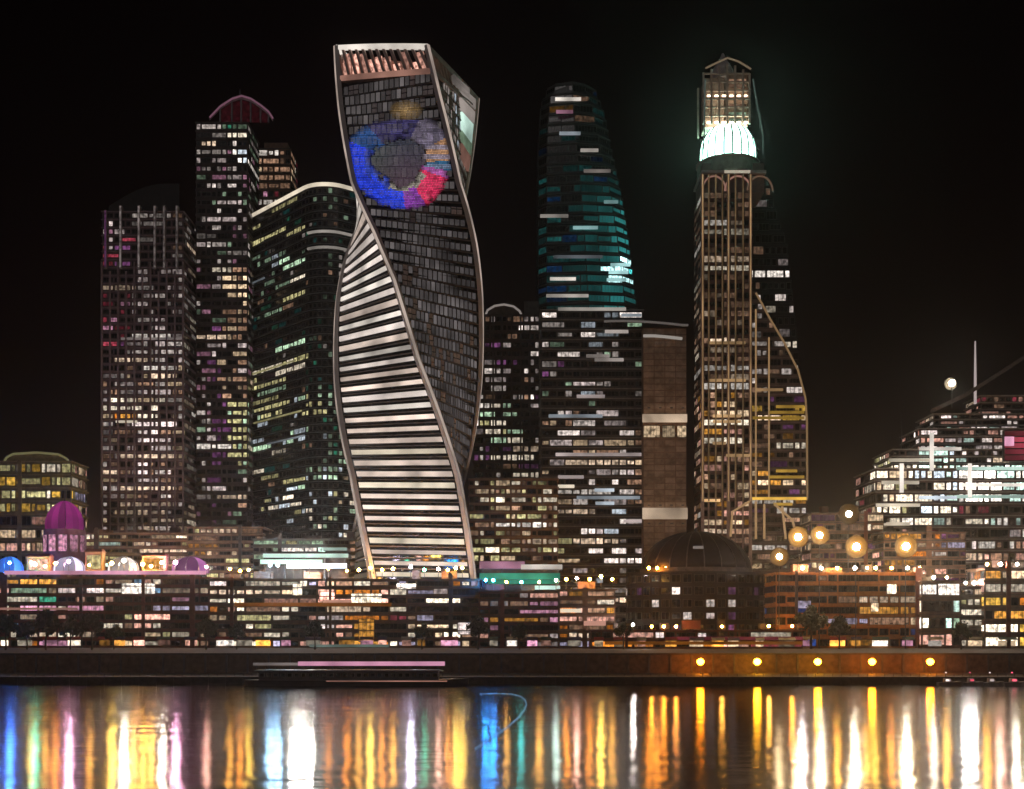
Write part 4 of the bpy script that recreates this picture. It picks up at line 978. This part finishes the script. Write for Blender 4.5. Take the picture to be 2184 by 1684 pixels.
rt = low('waterfront_building', 'orange lit restaurant block left of the dark dome', 'building', 1192, 1312, 1258, 586, 26, 7, 4.8,
         [(1192, 1312, 1250, 1345, .75, [('amber', .14), ('salmon', .4), ('orange', .12), ('cream', .5), ('brown', .1)])], (.5, [('salmon', .2), ('orange', .12)]), BROWN, mat('umber_slab', (.14, .09, .07)), 28)
strip(rt, 'light_strip', 1195, 1240, 1303, 585.2, 'cream', .8, th=8, dp=.4)
strip(rt, 'light_strip', 1245, 1292, 1330, 585.2, 'salmon', .5, th=10, dp=.4)
rt = low('arcade_building', 'long low arcade washed with red and orange light at the water side', 'arcade', 1260, 1712, 1345, 572, 12, 2, 5.0,
         [(1260, 1720, 1362, 1380, .8, [('orange', .18), ('red', .16), ('orange', .28), ('salmon', .25)]), (1320, 1500, 1345, 1362, .5, [('lilac', .25), ('salmon', .3)])], (.3, [('red', .08)]), REDB, mat('red_slab', (.18, .06, .045)), 29)
strip(rt, 'light_strip', 1290, 1712, 1372, 571.2, 'orange', .14, th=7, dp=.35, vary=True)
strip(rt, 'light_strip', 1430, 1712, 1362, 571.2, 'red', .16, th=7, dp=.35, vary=True)

# orange floodlit block on the right
rt = low('waterfront_building', 'brown block washed by orange floodlights with a dark corner pier, right of the dome', 'building', 1655, 1962, 1222, 590, 26, 7, 5.0,
         [(1860, 1960, 1260, 1340, .35, [('warm', .5), ('amber', .2), ('brown', .1)])], (.2, [('brown', .05), ('amber', .06), ('blue', .04)]), mat('terracotta_render', (.40, .17, .06), noise=.35), mat('terracotta_slab', (.42, .20, .08)), 30, slab_out=.4)
o = rt.location
for k in range(9): fill_washer(rt, 1675+k*32, 1219 if k % 2 else 1221, 590, 'sodium2', 42, out=3.2)
for k in range(6): fill_washer(rt, 1770+k*32, 1330, 590, 'sodium2', 12, out=2.4, down=False)
b = MB(); b.box(WX(1952, 590)-o.x, WX(1964, 590)-o.x, -1.0, 3, 0, WZ(1210, 590)-o.z); b.build('corner_pier', REDB, rt)
obj('window', window_mesh(5, 5, E('cream', .8)), rt, (WX(1901, 590)-o.x, -.5, WZ(1257, 590)-GZ))
obj('window', window_mesh(4, 4.6, E('warm', .45)), rt, (WX(1865, 590)-o.x, -.5, WZ(1296, 590)-GZ))
obj('window', window_mesh(8, 4, E('lavender', .12)), rt, (WX(1712, 590)-o.x, -.5, WZ(1290, 590)-GZ))
rt = low('shop_building', 'small block with a blazing white shopfront beside the dark pier', 'building', 1966, 2048, 1240, 586, 20, 4, 4.0,
         [(1960, 2020, 1250, 1350, .95, [('cream', .9), ('white', .8), ('mint', .5)]), (2020, 2050, 1250, 1350, .7, [('mint', .4), ('green', .2), ('white', .5)])], (.6, [('salmon', .3)]), BROWN, mat('umber_slab', (.14, .09, .07)), 31)
rt = low('shop_building', 'speckled dark block between the white shopfront and the yellow lit block', 'building', 2048, 2120, 1252, 588, 20, 6, 3.0,
         [], (.45, [('cream', .16), ('warm', .14), ('olive', .10)]), mat('taupe_render', (.12, .10, .085)), DARKC, 32)
rt = low('shop_building', 'yellow lit block at the lower right edge with bright arched glazing', 'building', 2100, 2300, 1212, 584, 22, 6, 4.2,
         [(2100, 2200, 1212, 1260, .8, [('cream', .55), ('warm', .3), ('amber', .2)]), (2090, 2150, 1270, 1380, .9, [('cream', .8), ('yellow', .5), ('cream', .6)]), (2150, 2300, 1300, 1380, .8, [('amber', .5), ('yellow', .4)])], (.5, [('salmon', .2), ('orange', .15)]), BROWN, mat('umber_slab', (.14, .09, .07)), 33)
low('apartment_block', 'low hazy brown block between the lantern tower and the terraced hotel', 'apartment block', 1730, 1885, 1095, 660, 24, 14, 3.4,
    [(1840, 1890, 1080, 1130, .6, [('cream', .3), ('warm', .2)])], (.35, [('brown', .07), ('warm', .08), ('purple', .04)]), BROWN, DARKC, 34)
low('apartment_block', 'brown block behind the orange floodlit block below the hotel terraces', 'apartment block', 1885, 2060, 1135, 640, 22, 13, 3.4,
    [(1890, 2000, 1130, 1220, .4, [('amber', .16), ('warm', .16), ('orange', .1)])], (.4, [('salmon', .2), ('purple', .06), ('brown', .1)]), BROWN, DARKC, 35)

# dark trees on the promenade
LEAF = mat('dark_leaves', (.030, .045, .018), rough=.7, noise=.5, scale=1.5)
BARK = mat('bark', (.07, .05, .035), rough=.9)
def tree_meshes(seed):
    q = random.Random(seed); b = MB(); H = 9.0
    b.tube([(0, 0, 0), (.1, 0, 1.6), (-.1, .1, 3.4), (.15, 0, 5.2)], [.34, .26, .20, .12], 7)
    tips = []
    for k in range(7):
        a = 2*math.pi*k/7+q.uniform(-.3, .3); z0_ = q.uniform(2.8, 4.8); l = q.uniform(1.6, 2.9)
        tip = Vector((math.cos(a)*l, math.sin(a)*l, z0_+q.uniform(1.2, 3.2))); tips.append(tip)
        b.tube([(0, 0, z0_), tuple(tip*.5+Vector((0, 0, z0_*.5+.2))), tuple(tip)], [.13, .08, .03], 5)
    tr = b.mesh('trunk', [BARK]); b = MB()
    cl = tips + [Vector((q.uniform(-1, 1), q.uniform(-1, 1), q.uniform(6, 8.4))) for _ in range(5)]
    for c in cl:
        rr = q.uniform(.9, 1.7)
        for _ in range(110):
            d = Vector((q.gauss(0, 1), q.gauss(0, 1), q.gauss(0, .8))).normalized()*rr*q.uniform(.35, 1.05)
            p = c+d; u = Vector((q.gauss(0, 1), q.gauss(0, 1), q.gauss(0, 1))).normalized(); w_ = u.cross(Vector((.3, .5, .8))).normalized(); sz = q.uniform(.35, .75)
            b.quad(p-u*sz, p-w_*sz*.5, p+u*sz, p+w_*sz*.5)
    return tr, b.mesh('crown', [LEAF])
TM = [tree_meshes(k) for k in range(4)]
def tree(x, Y, sc_, k, label):
    t_ = thing('promenade_tree', label, 'tree', (WX(x, Y), Y, GZ), 'trees on the promenade', rz=k*1.7); t_.scale = (sc_*1.35, sc_*1.35, sc_*1.5)
    obj('trunk', TM[k % 4][0], t_); obj('crown', TM[k % 4][1], t_)
for i, (x, Y, sc_, lb) in enumerate(((12, 540, 1.15, 'dark tree at the left edge of the promenade'), (58, 552, .95, 'dark tree second from the left edge'), (98, 536, 1.25, 'tall dark tree below the orange and pink lamps'),
        (150, 550, 1.0, 'dark tree below the second tent'), (196, 540, 1.2, 'dark tree below the olive lit kiosk'), (243, 552, .85, 'small dark tree below the third tent'),
        (440, 545, 1.0, 'dark tree where the red roofed and the brown block meet'), (505, 552, .85, 'small dark tree before the left of the brown block'), (672, 548, .95, 'dark tree below the cyan canopies'),
        (900, 550, .9, 'dark tree before the middle of the brown block'), (1020, 546, 1.05, 'dark tree before the foot of the twisting tower'), (1108, 552, .85, 'small dark tree below the teal canopy'),
        (1330, 556, .9, 'dark tree at the left end of the arcade'), (1730, 560, 1.5, 'big dark tree before the left of the orange block'), (1790, 566, 1.1, 'dark tree right of the big one before the orange block'),
        (2050, 550, .9, 'dark tree between the white shopfront and the speckled block'))):
    tree(x, Y, sc_, i, lb)

# floodlights on poles
GOLDR = mat('golden_halo_dish', (.026, .0155, .0035), rough=.7, noise=.2, spec=.05)
def flood(x, y, Y, hue, lv, s, label, zbase=GZ, ring='amber'):
    t_ = thing('floodlight_pole', label, 'floodlight', (WX(x, Y), Y, zbase), 'floodlight poles')
    z = WZ(y, Y)-zbase
    b = MB(); b.tube([(0, .6, 0), (0, .6, z)], [.28, .16], 8); b.build('pole', STEEL, t_)
    w_ = s*Y/FPX
    b = MB(); b.box(-w_*.5, w_*.5, w_*.2, w_*.2+.4, z-.2, z+.2); b.box(-.2, .2, .9, w_*.2, z-.2, z+.2); h_ = b.build('lamp_frame', STEEL, t_)
    def bulb(cx, cz, rr, e_):
        n = 10; b = MB(); b.loft([[(cx+math.sin(2*math.pi*k/n)*q*rr, -.4+yy*rr, cz+math.cos(2*math.pi*k/n)*q*rr) for k in range(n)] for yy, q in ((-1, .15), (-.8, .6), (-.4, .92), (0, 1), (.4, .92), (.8, .6), (1, .15))])
        smooth(b.build('bulb', e_, h_))
    bulb(0, z, w_*.32, E(hue, lv, False))
    n = 20; b = MB()                                     # shallow golden dish added behind the bulb to stand in for its halo
    b.loft([[(math.sin(2*math.pi*k/n)*q*w_, yy*w_, z+math.cos(2*math.pi*k/n)*q*w_) for k in range(n)] for yy, q in ((-.10, 1.0), (.02, .7), (.09, .3), (.12, .02), (.16, .02), (.15, .3), (.08, .72), (-.06, 1.02))], cap=False)
    b.build('halo_dish', GOLDR, h_)
for a in ((1702, 1146, 578, 'flood', 230, 22, 'left of the two adjoining yellow floodlights right of the lantern tower'),
          (1748, 1142, 578, 'flood', 230, 20, 'right of the two adjoining yellow floodlights right of the lantern tower'),
          (1826, 1167, 576, 'flood', 240, 24, 'yellow floodlight above the middle of the orange block'),
          (1932, 1166, 576, 'flood', 240, 24, 'yellow floodlight above the right end of the orange block'),
          (1662, 1188, 577, 'flood', 90, 20, 'dimmer yellow floodlight at the left corner of the orange block'),
          (1810, 1097, 640, 'white', 20, 22, 'white floodlight standing above the yellow ones')):
    flood(*a)

# lamps on the lower quay, standing on pools of light
def quay_lamp(x, hue, lv, label):
    Y = 451.0; t_ = thing('lamp_post', label, 'street lamp', (WX(x, Y), Y, QZ), 'lamp posts on the lower quay')
    z = WZ(1412, Y)-QZ
    b = MB(); b.tube([(0, 0, 0), (0, 0, .5), (0, 0, .55), (0, 0, z-1.2)], [.28, .24, .12, .09], 8); b.build('post', STEEL, t_)
    b = MB(); b.loft([[(math.sin(a)*r_, -math.cos(a)*r_, zz) for a in [2*math.pi*k/12 for k in range(12)]] for zz, r_ in ((z-1.2, .4), (z-.8, 1.0), (z, 1.4), (z+.7, 1.1), (z+1.2, .3))]); g_ = b.build('globe', E(hue, lv, False), t_); smooth(g_)
    b = MB(); b.loft([[(math.sin(a)*r_, -math.cos(a)*r_, zz) for a in [2*math.pi*k/12 for k in range(12)]] for zz, r_ in ((z+1.21, .8), (z+1.4, .65), (z+1.7, .1))]); b.build('lamp_cap', STEEL, t_)
for a in ((1494, 'sodium', 95, 'first lamp post from the left on the lower quay, orange'),
          (1615, 'gold', 85, 'second lamp post from the left on the lower quay, yellow'),
          (1744, 'gold', 75, 'third lamp post from the left on the lower quay, yellow'),
          (1860, 'sodium', 95, 'fourth lamp post from the left on the lower quay, amber'),
          (1984, 'sodium', 90, 'last lamp post at the right on the lower quay, amber')):
    quay_lamp(*a)

# lamps set on the frontage roofs to streak the water, some added as fill
def streak_lamp(x, y, hue, power, label, ybase, Y):
    zb_ = WZ(ybase, Y)+.6
    t_ = thing('streak_lamp', label, 'lamp', (WX(x, Y), Y+.3, zb_), 'lamps set along the waterfront roofs to streak the water')
    z = max(1.2, WZ(y, Y)-zb_); r_ = .62 + .34*((x*7) % 10)/10; power = round(power*.72/(r_*r_), 1)
    b = MB(); b.tube([(0, 0, 0), (0, 0, z-r_)], [.16, .1], 6); b.build('post', STEEL, t_)
    b = MB(); n = 10
    b.loft([[(math.sin(2*math.pi*k/n)*r_*math.cos(e_), -math.cos(2*math.pi*k/n)*r_*math.cos(e_), z+r_*math.sin(e_)) for k in range(n)] for e_ in (-1.45, -.9, -.4, 0, .4, .9, 1.45)]); g_ = b.build('globe', E(hue, power, False), t_); smooth(g_)
    b = MB(); b.loft([[(math.sin(2*math.pi*k/8)*q, -math.cos(2*math.pi*k/8)*q, zz) for k in range(8)] for zz, q in ((z+r_, .4), (z+r_+.15, .3), (z+r_+.3, .05))]); b.build('lamp_cap', STEEL, t_)
S = 2.4
DH = (1222, 618)
LB, MBK, PK, RS, AR, OB, SH, YB = (1232, 600), (1236, 596), (1262, 590), (1258, 586), (1345, 572), (1222, 590), (1240, 586), (1212, 584)
for x, y, hue, pw, blk, lb in (
          (20, 1215, 'blue', 300, LB, 'deep blue roof lamp before the blue tent'),
          (74, 1218, 'jade', 130, LB, 'green roof lamp before the salmon kiosk'),
          (66, 1214, 'yellow', 60, LB, 'yellow roof lamp beside the green one'),
          (118, 1216, 'orange', 90, LB, 'orange roof lamp left of the pale bluish tent'),
          (146, 1212, 'pink', 260, LB, 'pink roof lamp before the pale bluish tent'),
          (238, 1216, 'yellow', 200, LB, 'yellow roof lamp left of the whitish pink tent'),
          (264, 1210, 'cream', 330, LB, 'brightest cream roof lamp before the whitish pink tent'),
          (304, 1218, 'amber', 180, LB, 'amber roof lamp left of the amber kiosk'),
          (345, 1214, 'cream', 190, LB, 'cream roof lamp before the amber kiosk'),
          (374, 1214, 'pink', 240, LB, 'pink roof lamp left of the purple tent'),
          (440, 1224, 'salmon', 70, LB, 'salmon roof lamp right of the purple tent'),
          (530, 1230, 'yellow', 60, MBK, 'lone yellow roof lamp at the left of the brown block'),
          (576, 1220, 'skyblue', 170, MBK, 'left one of the two pale blue roof lamps before the cyan canopies'),
          (592, 1220, 'skyblue', 190, MBK, 'right one of the two pale blue roof lamps before the cyan canopies'),
          (626, 1218, 'white', 330, MBK, 'left one of the three white roof lamps before the cyan canopies'),
          (643, 1218, 'white', 330, MBK, 'middle one of the three white roof lamps before the cyan canopies'),
          (660, 1218, 'white', 300, MBK, 'right one of the three white roof lamps before the cyan canopies'),
          (700, 1228, 'orange', 30, MBK, 'faint orange roof lamp right of the cyan canopies'),
          (790, 1226, 'yellow', 130, MBK, 'yellow roof lamp at the left corner of the twisting tower'),
          (838, 1228, 'amber', 80, MBK, 'amber roof lamp below the middle of the twisting tower'),
          (876, 1224, 'lavender', 220, MBK, 'lavender roof lamp below the middle of the twisting tower'),
          (935, 1228, 'salmon', 60, MBK, 'dim salmon roof lamp below the right of the twisting tower'),
          (972, 1226, 'yellow', 120, MBK, 'left one of the two yellow roof lamps at the twisting tower corner'),
          (986, 1226, 'yellow', 100, MBK, 'right one of the two yellow roof lamps at the twisting tower corner'),
          (1036, 1252, 'azure', 220, PK, 'left one of the two deep blue roof lamps before the teal canopy'),
          (1052, 1252, 'azure', 220, PK, 'right one of the two deep blue roof lamps before the teal canopy'),
          (1112, 1256, 'teal', 40, PK, 'dim teal roof lamp before the teal canopy'),
          (1186, 1252, 'mint', 60, PK, 'mint roof lamp at the right end of the canopies'),
          (1230, 1248, 'salmon', 90, RS, 'salmon roof lamp on the orange lit restaurant block'),
          (1282, 1244, 'yellow', 150, RS, 'yellow roof lamp on the restaurant block near the dome'),
          (1350, 1333, 'white', 170, AR, 'white lamp on the arcade roof below the dark dome'),
          (1390, 1338, 'orange', 55, AR, 'left one of the orange lamps on the arcade roof'),
          (1416, 1338, 'orange', 60, AR, 'middle one of the orange lamps on the arcade roof'),
          (1442, 1338, 'orange', 55, AR, 'right one of the orange lamps on the arcade roof'),
          (1384, 1212, 'orange', 60, DH, 'first from the left of the orange lamps added on the domed hall'),
          (1402, 1212, 'orange', 70, DH, 'second from the left of the orange lamps added on the domed hall'),
          (1420, 1212, 'orange', 70, DH, 'third from the left of the orange lamps added on the domed hall'),
          (1438, 1212, 'orange', 70, DH, 'fourth from the left of the orange lamps added on the domed hall'),
          (1456, 1212, 'orange', 60, DH, 'last at the right of the orange lamps added on the domed hall'),
          (1712, 1212, 'lilac', 190, OB, 'pinkish white lamp added on the orange block roof below the paired floodlights'),
          (1752, 1212, 'cream', 160, OB, 'cream lamp added on the orange block roof below the paired floodlights'),
          (1824, 1212, 'cream', 230, OB, 'added cream lamp in the middle of the orange block roof'),
          (1936, 1212, 'cream', 230, OB, 'added cream lamp at the right end of the orange block roof'),
          (96, 1222, 'amber', 60, LB, 'added amber roof lamp between the green and the orange ones'),
          (190, 1220, 'amber', 55, LB, 'added amber roof lamp before the olive lit kiosk'),
          (284, 1220, 'amber', 150, LB, 'added amber roof lamp right of the brightest cream one'),
          (322, 1222, 'amber', 130, LB, 'added amber roof lamp below the left of the amber kiosk'),
          (490, 1228, 'amber', 45, MBK, 'added amber roof lamp left of the lone yellow one on the brown block'),
          (512, 1232, 'orange', 50, MBK, 'added orange roof lamp just left of the lone yellow one'),
          (740, 1232, 'orange', 50, MBK, 'added orange roof lamp at the right end of the cyan canopies'),
          (765, 1230, 'amber', 50, MBK, 'added amber roof lamp left of the twisting tower corner'),
          (815, 1230, 'orange', 60, MBK, 'added orange roof lamp under the left part of the twisting tower'),
          (905, 1230, 'jade', 30, MBK, 'added dim green roof lamp under the twisting tower'),
          (955, 1230, 'orange', 60, MBK, 'added orange roof lamp left of the two yellow ones'),
          (1080, 1256, 'amber', 40, PK, 'added amber roof lamp right of the two deep blue ones'),
          (1150, 1256, 'amber', 55, PK, 'added amber roof lamp left of the mint one'),
          (1208, 1250, 'orange', 60, RS, 'added orange roof lamp at the left end of the restaurant block'),
          (1258, 1250, 'orange', 60, RS, 'added orange roof lamp in the middle of the restaurant block'),
          (1306, 1250, 'amber', 45, RS, 'added amber roof lamp at the right end of the restaurant block'),
          (1540, 1338, 'amber', 35, AR, 'added amber lamp on the arcade roof, midway to its right end'),
          (1640, 1336, 'amber', 60, AR, 'added amber lamp near the right end of the arcade roof'),
          (1690, 1336, 'orange', 70, AR, 'added orange lamp at the right end of the arcade roof'),
          (1786, 1212, 'amber', 110, OB, 'added amber lamp on the orange block roof between two floodlights'),
          (1850, 1212, 'amber', 90, OB, 'added amber lamp left of the small yellow one on the orange block'),
          (1962, 1212, 'yellow', 120, (1222, 590), 'added yellow lamp at the dark pier of the orange block'),
          (2020, 1232, 'amber', 120, SH, 'added amber lamp right over the white shopfront'),
          (2106, 1204, 'amber', 120, YB, 'added amber lamp at the left corner of the yellow lit block'),
          (1868, 1212, 'yellow', 70, OB, 'small yellow lamp on the roof of the orange block'),
          (1902, 1212, 'orange', 90, OB, 'small orange lamp on the roof of the orange block'),
          (1992, 1232, 'cream', 110, SH, 'cream lamp on the roof over the white shopfront'),
          (2060, 1244, 'white', 230, (1252, 588), 'left one of the two white lamps on the speckled block'),
          (2078, 1244, 'white', 230, (1252, 588), 'right one of the two white lamps on the speckled block'),
          (2134, 1204, 'salmon', 170, YB, 'salmon lamp on the roof of the yellow lit block'),
          (2170, 1204, 'cream', 220, YB, 'cream lamp on the roof at the right edge')):
    streak_lamp(x, y-14 if blk in (LB, MBK, PK, RS) else y, hue, pw*S, lb, *blk)

# ------------------------------------------------------------------ boat added to hold a passing light trail as pink strips
BY = 411.0
rt = thing('light_trail_boat', 'long low added boat carrying a pink light trail as strips, at the quay', 'boat', (WX(760, BY), BY, 0))
bl = 238*BY/FPX
HULL = mat('hull_paint', (.03, .028, .035), rough=.35, noise=.2)
xs = [-1, -.97, -.9, -.6, 0, .6, .8, .9, .96, 1]
rings = []
for u in xs:
    hw = 4.0*(1 if abs(u) < .6 else max(.06, 1-((abs(u)-.6)/.4)**(1.6 if u > 0 else 4))); sh = .5*max(0, u)**3
    rings.append([(u*bl, -hw, 2.0+sh), (u*bl, -hw*.8, -.4), (u*bl, hw*.8, -.4), (u*bl, hw, 2.0+sh)])
b = MB(); b.loft(rings); b.build('hull', HULL, rt)
b = MB(); b.box(-bl*.86, bl*.74, -3.0, 3.0, 2.02, 5.0); cab = b.build('cabin', mat('cabin_paint', (.07, .06, .065), rough=.5), rt)
nw = 26
wmb = window_mesh(bl*1.6/nw*.8, 1.6, GLASS)
for k in range(nw): obj('window', wmb, rt, (-bl*.86+bl*1.6*(k+.5)/nw, -3.0, 3.7))
b = MB(); b.loft([[(-bl*.9, -3.6, 5.01), (bl*.78, -3.6, 5.01), (bl*.78, 3.6, 5.01), (-bl*.9, 3.6, 5.01)], [(-bl*.89, -3.3, 5.4), (bl*.74, -3.3, 5.4), (bl*.74, 3.3, 5.4), (-bl*.89, 3.3, 5.4)]]); b.build('cabin_roof', STEEL, rt)
o = rt.location
def bstrip(x0, x1, y, th, lv, hue):
    b = MB(); z = WZ(y, BY-3.9); h = th*BY/FPX/2; b.box(WX(x0, BY)-o.x, WX(x1, BY)-o.x, -4.0, -3.62, z-h, z+h); b.build('light_strip', E(hue, lv, 2), rt)
bstrip(640, 950, 1416, 9, .62, 'pink'); bstrip(545, 640, 1417, 6, .18, 'lilac')
b = MB(); b.box(WX(700, BY)-o.x, WX(955, BY)-o.x, -4.3, -4.05, 1.55, 1.9); b.build('light_strip', E('salmon', .3, 2), rt)
for k in range(20):
    x = -bl*.88+bl*1.62*k/19
    b = MB(); b.box(x-.06, x+.06, -3.4, -3.28, 5.41, 6.5); b.build('rail_post', STEEL, rt)
b = MB(); b.box(-bl*.88, bl*.74, -3.39, -3.29, 6.51, 6.6); b.build('hand_rail', STEEL, rt)

# small boats with red and white lights moored at the right
def small_boat(x, y, L_, hue, lv, label):
    Y = 412.0; t_ = thing('motor_boat', label, 'boat', (WX(x, Y), Y, 0), 'motor boats moored at the right')
    rings = []
    for u in (-1, -.95, -.4, .3, .7, 1):
        hw = 1.4*(1 if u < .3 else max(.05, 1-((u-.3)/.7)**1.8)); sh = .4*max(0, u)
        rings.append([(u*L_, -hw, 1.1+sh), (u*L_, -hw*.7, -.3), (u*L_, hw*.7, -.3), (u*L_, hw, 1.1+sh)])
    b = MB(); b.loft(rings); b.build('hull', mat('boat_paint', (.20, .17, .17), rough=.4), t_)
    b = MB(); b.loft([[(-L_*.5, -1, 1.12), (L_*.25, -1, 1.12), (L_*.25, 1, 1.12), (-L_*.5, 1, 1.12)], [(-L_*.45, -.9, 2.5), (0, -.9, 2.5), (0, .9, 2.5), (-L_*.45, .9, 2.5)]]); b.build('cabin', mat('boat_cabin', (.3, .26, .26), rough=.5), t_)
    b = MB(); b.box(-L_*.4, -.05, -1.06, -1.0, 1.5, 2.2); b.build('cabin_window', E(hue, lv, True), t_)
    b = MB(); b.tube([(-L_*.3, 0, 2.5), (-L_*.3, 0, 4.2)], .05, 5); b.build('mast', STEEL, t_)
    b = MB(); b.box(-L_*.3-.2, -L_*.3+.2, -.2, .2, 4.2, 4.6); b.build('mast_light', E(hue, lv*2.5, False), t_)
for a in ((2025, 1440, 4, 'lilac', .5, 'motor boat with a whitish light, leftmost of the moored ones'), (2075, 1440, 3.4, 'red', .4, 'motor boat with a red light between two whitish ones'),
          (2118, 1440, 3.6, 'lilac', .4, 'motor boat with a whitish light right of the red one'), (2166, 1440, 4, 'red', .9, 'motor boat with a red light at the right edge')):
    small_boat(*a)

# boat light trail on the water, laid out as a faint glowing tube
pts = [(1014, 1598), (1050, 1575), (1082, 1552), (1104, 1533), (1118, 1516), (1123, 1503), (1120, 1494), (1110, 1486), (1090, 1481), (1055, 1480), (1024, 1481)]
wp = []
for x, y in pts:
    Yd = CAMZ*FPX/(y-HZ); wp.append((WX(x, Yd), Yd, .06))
b = MB(); b.tube(wp, .16, 5); fl = b.build('light_trail_line', E('skyblue', .09, True)); tag(fl, 'thin pale blue boat light trail laid as a tube over the dark water', 'floating line')

# ------------------------------------------------------------------ humid night air that carries the lamps' glow
hz = bpy.data.materials.new('night_haze'); hz.use_nodes = True; t = hz.node_tree; t.nodes.clear()
ho = t.nodes.new('ShaderNodeOutputMaterial'); hv = t.nodes.new('ShaderNodeVolumePrincipled')
hv.inputs['Color'].default_value = (.9, .88, .86, 1); hv.inputs['Density'].default_value = .00009; hv.inputs['Anisotropy'].default_value = .88
t.links.new(hv.outputs[0], ho.inputs['Volume'])
b = MB(); b.box(-4200, 4200, -1600, 9200, -7, 400)
b.build('haze', hz, kind='stuff')
